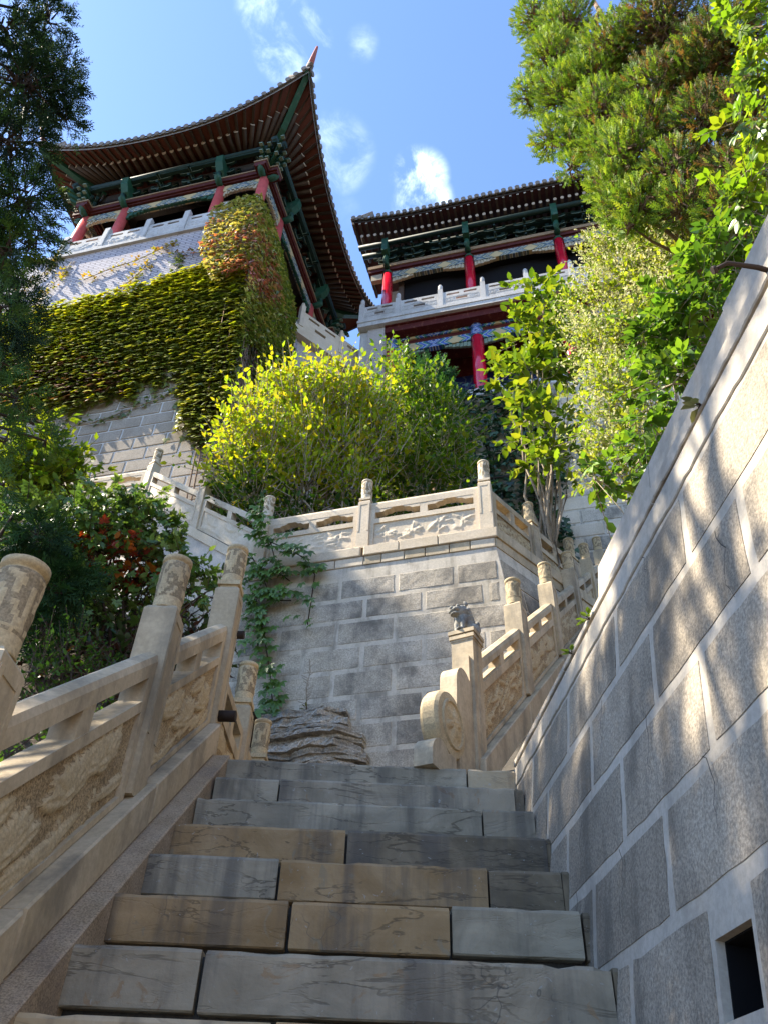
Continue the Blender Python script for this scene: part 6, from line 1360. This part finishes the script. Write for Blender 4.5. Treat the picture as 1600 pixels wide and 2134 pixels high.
# ivy on the tower: shingled leaves in rows, sparse at the lower fringe
ivt = thing('tower_ivy', 'dense ivy covering the lower front of the tower, sunlight painted yellow along its top edge', 'ivy', (TC - nT * 3.2) + Vector((0, 0, 5.5)))
def poly_in(s, z, P):
    inside = np.zeros(len(s), bool); n = len(P)
    for i in range(n):
        (x0, y0), (x1, y1) = P[i], P[(i + 1) % n]; c = ((y0 > z) != (y1 > z)) & (s < (x1 - x0) * (z - y0) / (y1 - y0 + 1e-9) + x0); inside ^= c
    return inside
def vnoise(s, z, f, sd): return np.array([mnoise.noise(Vector((a * f, b * f, sd))) for a, b in zip(s, z)])
def ivy_front():
    POLY = [(-12.5, 16.5), (-10.6, 16.45), (-8.7, 16.62), (-7.0, 16.95), (-6.2, 17.2), (-5.75, 15), (-5.6, 12.6), (-5.62, 10.7), (-6.1, 10.45), (-6.55, 11.0), (-6.75, 12.0), (-7.1, 12.75), (-7.9, 12.35), (-8.6, 11.75), (-9.2, 12.1), (-10.2, 12.0), (-11.2, 12.3), (-12.6, 12.8)]
    n = 30000; s = rng.uniform(-12.6, -5.5, n); z = rng.uniform(10.3, 17.3, n); row = .17; z = np.round((z + .06 * np.sin(s * 2.1) + .05 * np.sin(s * 5.3)) / row) * row - .06 * np.sin(s * 2.1) + rng.normal(size=n) * .04
    ok = poly_in(s, z + (.26 * np.sin(s * 9.3 + z * 3) + .2 * np.sin(s * 23)) * np.where(z < 14.5, 1, .25), POLY); s, z = s[ok], z[ok]; nz = vnoise(s, z, .75, 3); low = np.clip((13.4 - z) / 1.6, 0, 1) * np.clip((-6.7 - s) / .5, 0, 1); keep = rng.random(len(s)) < np.clip(1.0 - low * (.60 - nz * 1.3), .05, 1); s, z, nz = s[keep], z[keep], nz[keep]
    keep = rng.random(len(s)) < np.clip(.66 + .42 * nz, .3, .82); s, z, nz = s[keep], z[keep], nz[keep]
    n = len(s); out = rng.uniform(.02, .17, n); P = np.array(dT)[None] * s[:, None] + np.array(nT)[None] * (9.0 - out)[:, None] + np.array([0, 0, 1.0])[None] * z[:, None]
    Y = -np.array(nT)[None] * .55 + np.array([0, 0, -.62]) + np.array(dT)[None] * rng.normal(size=(n, 1)) * .45; Z = -np.array(nT)[None] * .60 + np.array([0, 0, .9]) + rng.normal(size=(n, 3)) * .22
    top = np.clip((z - 15.2) / 1.3, 0, 1) + nz * .5 + np.clip((-9.5 - s) / 4, 0, .4); yl = rng.random(n) < np.clip(top * .8 + .2, .12, .95); red = (rng.random(n) < np.clip(.35 - np.abs(z - 12.9) * .25 + nz * .4, 0, .5)) & (s < -8)  # yellow leaves toward the top edge stand in for sunlight
    c = pal(n, [(.19, .21, .03), (.23, .25, .035), (.14, .17, .03), (.26, .26, .045)], .28); c[yl] = pal(yl.sum(), [(.48, .48, .025), (.54, .50, .03), (.40, .44, .025)]); c[red] = pal(red.sum(), [(.20, .10, .055), (.16, .08, .06), (.24, .10, .05)])
    scatter('foliage', [T_ivy()], P - np.array(ivt.location), Y, Z, .17 * (.45 + .8 * rng.random(n)), c, M['leaf_ivy'], ivt)
    k2 = rng.choice(n, min(n, 5200), replace=False); m2 = len(k2); P2 = P[k2] + np.array(nT)[None] * (out[k2] - .03)[:, None] + np.array(dT)[None] * rng.normal(size=(m2, 1)) * .08 + np.array([0, 0, 1.0])[None] * rng.normal(size=(m2, 1)) * .08
    scatter('foliage', [T_ivy()], P2 - np.array(ivt.location), -np.array(nT)[None] * .15 + np.array([0, 0, -1.0]) + np.array(dT)[None] * rng.normal(size=(m2, 1)) * .5, -np.array(nT)[None] + np.array([0, 0, .35]) + rng.normal(size=(m2, 3)) * .2, .17 * (.6 + .6 * rng.random(m2)), pal(m2, [(.17, .20, .03), (.13, .16, .03), (.22, .23, .04)]), M['leaf_ivy'], ivt)
    # thin trailers climbing the brickwork
    tr = MB(); P, Y, Z, Cc = [], [], [], []
    for pth, yl in (([(-11.9, 16.4), (-11.6, 17.2), (-11.35, 18.0), (-11.3, 18.6)], 1), ([(-9.4, 16.6), (-9.0, 17.2), (-8.8, 17.7)], 1), ([(-10.6, 17.5), (-9.9, 17.8), (-9.2, 17.95), (-8.6, 18.3), (-8.2, 18.5)], 1), ([(-8.6, 18.3), (-8.1, 17.9), (-7.6, 17.7), (-7.1, 17.6), (-6.8, 17.7)], 2), ([(-7.9, 16.7), (-7.9, 17.3), (-8.1, 17.8)], 3), ([(-12.6, 17.2), (-12.0, 18.4), (-11.8, 19.2)], 1), ([(-9.8, 12.1), (-8.6, 11.6), (-7.6, 11.9), (-6.8, 12.2)], 0), ([(-8.6, 12.4), (-7.4, 12.55), (-6.6, 12.9)], 0)):
        pts = [Vector(dT) * s_ + Vector(nT) * 8.97 + Vector((0, 0, z_)) - Vector(ivt.location) for s_, z_ in pth]; tr.tube(pts, .012, 4)
        m = 75; k = rng.integers(0, len(pth) - 1, m); t = rng.random((m, 1)); a = np.array([pts[i] for i in k]); b = np.array([pts[i + 1] for i in k]); p = a * (1 - t) + b * t + rng.normal(size=(m, 3)) * np.array([.09, .03, .09]); P.append(p)
        Y.append(-np.array(nT)[None] * .5 + np.array([0, 0, -.5]) + rng.normal(size=(m, 3)) * .35); Z.append(-np.array(nT)[None] * .7 + np.array([0, 0, .8]) + rng.normal(size=(m, 3)) * .3)
        Cc.append(pal(m, {1: [(.40, .33, .03), (.32, .30, .03), (.42, .26, .04)], 2: [(.25, .09, .06), (.18, .16, .05), (.30, .14, .08)], 3: [(.16, .20, .06), (.10, .15, .05)], 0: [(.10, .15, .05), (.16, .20, .07)]}[yl]))
    part('stem', tr, M['bark_grey'], ivt)['kind'] = 'stuff'; P = np.concatenate(P); scatter('foliage', [T_ivy()], P, np.concatenate(Y), np.concatenate(Z), .105 * rng.uniform(.6, 1.2, len(P)), np.concatenate(Cc), M['leaf_ivy'], ivt)
ivy_front()
cnr = thing('corner_creeper', 'bushy red and gold creeper wrapped round the right corner of the tower', 'creeper', (TC + dT * 3.2 - nT * 3.0) + Vector((0, 0, 5.5)))
def ivy_corner():
    # a thick mantle that follows front face, corner and side face: q runs along the wall, 0 at the corner
    n = 19000; q = np.where(rng.random(n) < .22, rng.uniform(-.35, .6, n), rng.uniform(-1.35, 2.9, n)); z = rng.uniform(11.0, 19.95, n)
    f = np.where(q < 0, (z > 16.0 + .25 * np.sin(q * 3)) & (q > -1.15 + .35 * (z < 17.3) * (17.3 - z)) & (z < 19.9 + .3 * q * (q < -.6)), (z > 13.4 + .9 * np.sin(q * 2.4) ** 2) & (z < 19.85 - .32 * q))
    q, z = q[f], z[f]; n = len(q); th = .14 + .42 * np.clip(np.sin((z - 13.5) / 6.6 * math.pi), 0, 1) * np.clip(1 - np.abs(q - .6) / 2.6, .15, 1); u = rng.random(n) ** .45; out = .05 + th * u
    xr_ = 3.75 - .75 * (z - 5.5) / 13.45; lx = np.where(q < 0, xr_ + q, xr_ + out); ly = np.where(q < 0, -3.1 - out, -3.1 + q); c_ = np.abs(q) < .35; k = np.clip((q + .35) / .7, 0, 1); lx = np.where(c_, xr_ + out * np.sin(k * 1.57) - .35 * np.clip(-q / .35, 0, 1), lx); ly = np.where(c_, -3.1 - out * np.cos(k * 1.57) + .35 * np.clip(q / .35, 0, 1), ly)
    P = np.array(TC)[None] + np.array(dT)[None] * lx[:, None] + np.array(nT)[None] * ly[:, None]; P[:, 2] = z
    nn = np.where((q < 0)[:, None], -np.array(nT)[None], np.array(dT)[None]); Y = nn * .5 + np.array([0, 0, -.7]) + rng.normal(size=(n, 3)) * .35; Z = nn * .7 + np.array([0, 0, .75]) + rng.normal(size=(n, 3)) * .3
    nz = vnoise(q, z, 1.1, 8); c = pal(n, [(.38, .34, .08), (.48, .39, .10), (.28, .30, .07), (.52, .42, .16)], .25)
    g = rng.random(n) < np.clip(.25 + .35 * q + np.clip((15.2 - z) / 3, 0, .6), 0, .85); c[g] = pal(g.sum(), [(.21, .26, .04), (.27, .30, .05), (.16, .20, .04)]); rd = (rng.random(n) < np.clip(.85 - np.abs(z - 16.9) * .42 - np.abs(q + .15) * .45 + nz * .9, 0, .85)); c[rd] = pal(rd.sum(), [(.48, .15, .10), (.55, .18, .10), (.40, .17, .13), (.58, .32, .14)])
    scatter('foliage', [T_ivy()], P - np.array(cnr.location), Y, Z, .115 * rng.uniform(.6, 1.25, n), c, M['leaf_ivy'], cnr)
    # bare hanging stems below
    sm_ = MB()
    for k in range(46):
        q_ = random.uniform(-.25, 2.6); z1 = random.uniform(13.5, 15.5); x0 = 3.75 - .75 * (z1 - 5.5) / 13.45; pts = []; j = random.uniform(.05, .25)
        for i in range(7): zz = z1 - (z1 - 6.0) * i / 6; xx = 3.75 - .75 * (zz - 5.5) / 13.45; lx_ = xx + j * (1 - .5 * i / 6) + random.uniform(-.05, .05) if q_ > 0 else xx + q_; ly_ = -3.1 + q_ + random.uniform(-.08, .08) if q_ > 0 else -3.15 - j * .4; pts.append(TC + dT * lx_ + nT * ly_ + Vector((0, 0, zz)) - Vector(cnr.location))
        sm_.tube(pts, [.014, .016, .018, .018, .016, .02, .022], 4)
    part('stem', sm_, M['bark'], cnr)['kind'] = 'stuff'
    m = 1500; q_ = rng.uniform(-.1, 2.9, m); z_ = rng.uniform(6.5, 14.5, m); lx = 3.75 - .75 * (z_ - 5.5) / 13.45 + rng.uniform(.03, .3, m); P = np.array(TC)[None] + np.array(dT)[None] * lx[:, None] + np.array(nT)[None] * (-3.1 + q_)[:, None]; P[:, 2] = z_
    scatter('foliage', [T_ivy()], P - np.array(cnr.location), np.array(dT)[None] * .5 + np.array([0, 0, -.7]) + rng.normal(size=(m, 3)) * .4, np.array(dT)[None] * .7 + np.array([0, 0, .7]) + rng.normal(size=(m, 3)) * .3, .12 * rng.uniform(.6, 1.2, m), pal(m, [(.07, .10, .02), (.10, .12, .025), (.12, .06, .05), (.05, .07, .02)]), M['leaf_ivy'], cnr)
ivy_corner()
# dark ivy on the back wall
bw = thing('back_wall_ivy', 'dark bluish green ivy hanging down the back wall below the hall', 'ivy', dB * 0 + nB * 12.4 + Vector((0, 0, 9)))
def ivy_back():
    n = 9000; s = rng.uniform(-4.2, .75, n); z = rng.uniform(6.0, 14.9, n); edge = .42 + .12 * np.sin(z * 2.2) + .10 * np.sin(z * 5.1) - .35 * np.clip((z - 10) / 4, 0, 1) * 0; ok = s < edge; s, z = s[ok], z[ok]; n = len(s); P = np.array(dB)[None] * s[:, None] + np.array(nB)[None] * (12.5 - rng.uniform(.04, .4, n))[:, None]; P[:, 2] = z
    scatter('foliage', [T_ivy()], P - np.array(bw.location), -np.array(nB)[None] * .5 + np.array([0, 0, -.7]) + rng.normal(size=(n, 3)) * .35, -np.array(nB)[None] * .7 + np.array([0, 0, .8]) + rng.normal(size=(n, 3)) * .3, .165 * rng.uniform(.6, 1.2, n), pal(n, [(.03, .075, .03), (.04, .095, .035), (.025, .055, .028), (.055, .11, .035)]), M['leaf_ivy'], bw)
    m_ = MB()
    for k in range(14): s_ = random.uniform(-3.8, .3); m_.tube([dB * (s_ + random.uniform(-.15, .15)) + nB * 12.45 + Vector((0, 0, z_)) - Vector(bw.location) for z_ in (5.6, 7.5, 9.5, 11.5, 13.5)], .02, 4)
    part('stem', m_, M['bark_dark'], bw)['kind'] = 'stuff'
ivy_back()
# little plants rooted in the crack of the right wall
def tuft(name, label, p, n, ls, tm, spread, up=.5, mat=None):
    o = thing(name, label, 'plant', p); s_ = MB()
    for i in range(n):
        d = Vector((rs.uniform(-1, .1), rs.uniform(-1, 1), rs.uniform(-.2, 1) * up + .1)).normalized(); q = d * spread * rs.uniform(.4, 1); s_.tube([(0, 0, 0), q * .5 + Vector((0, 0, spread * .1)), q], .002, 4)
        y = (d + Vector((0, 0, -.25))).normalized(); x = y.cross(Vector((0, 0, 1))).normalized(); z = x.cross(y); l = link('leaf', tm, o); l.matrix_local = Matrix.Translation(q) @ Matrix(((x.x, y.x, z.x), (x.y, y.y, z.y), (x.z, y.z, z.z))).to_4x4() @ Matrix.Scale(ls * rs.uniform(.7, 1.2), 4)
    part('stem', s_, M['bark_dark'], o)
ME_OV = tm_mesh('leaf_oval', T_oval(), solidleaf('dull_olive_leaf', (.16, .17, .07)))
tuft('crack_seedling', 'pale olive seedling with rounded leaves growing from the crack below the coping', rpt(1.48, 1.765, .005), 8, .045, ME_OV, .025)
tuft('crack_weed', 'tiny fresh green weed in the crack where the thick coping ends', rpt(2.60, 1.765, .005), 9, .035, ME_LEAF, .03)
tuft('crack_sprout', 'tiny bright green sprout lower along the crack near the stair head', rpt(2.86, 1.765, .005), 7, .03, ME_LEAF, .025)
tuft('rock_weed', 'thin weed sprig growing up the landing wall from the top of the rock', Lp(-2.72, -.10, 3.62), 6, .05, ME_OV, .06)
sg_ = MB(); sg_.tube([Lp(-2.72, -.10, 3.62), Lp(-2.74, -.12, 3.85), Lp(-2.72, -.11, 4.05), Lp(-2.75, -.12, 4.2)], [.006, .005, .004, .002], 5)
for k in range(16):
    t = k / 16; b = Lp(-2.73, -.115, 3.68 + .5 * t); sg_.tube([b, b + dL * rs.uniform(-.10, .10) * (1 - t * .5) - nL * rs.uniform(0, .04) + Vector((0, 0, .03))], .003, 4)
tag(part('dry_sprig', sg_, M['bark_grey'], None), 'dry brown sprig standing against the landing wall above the rock', 'plant')
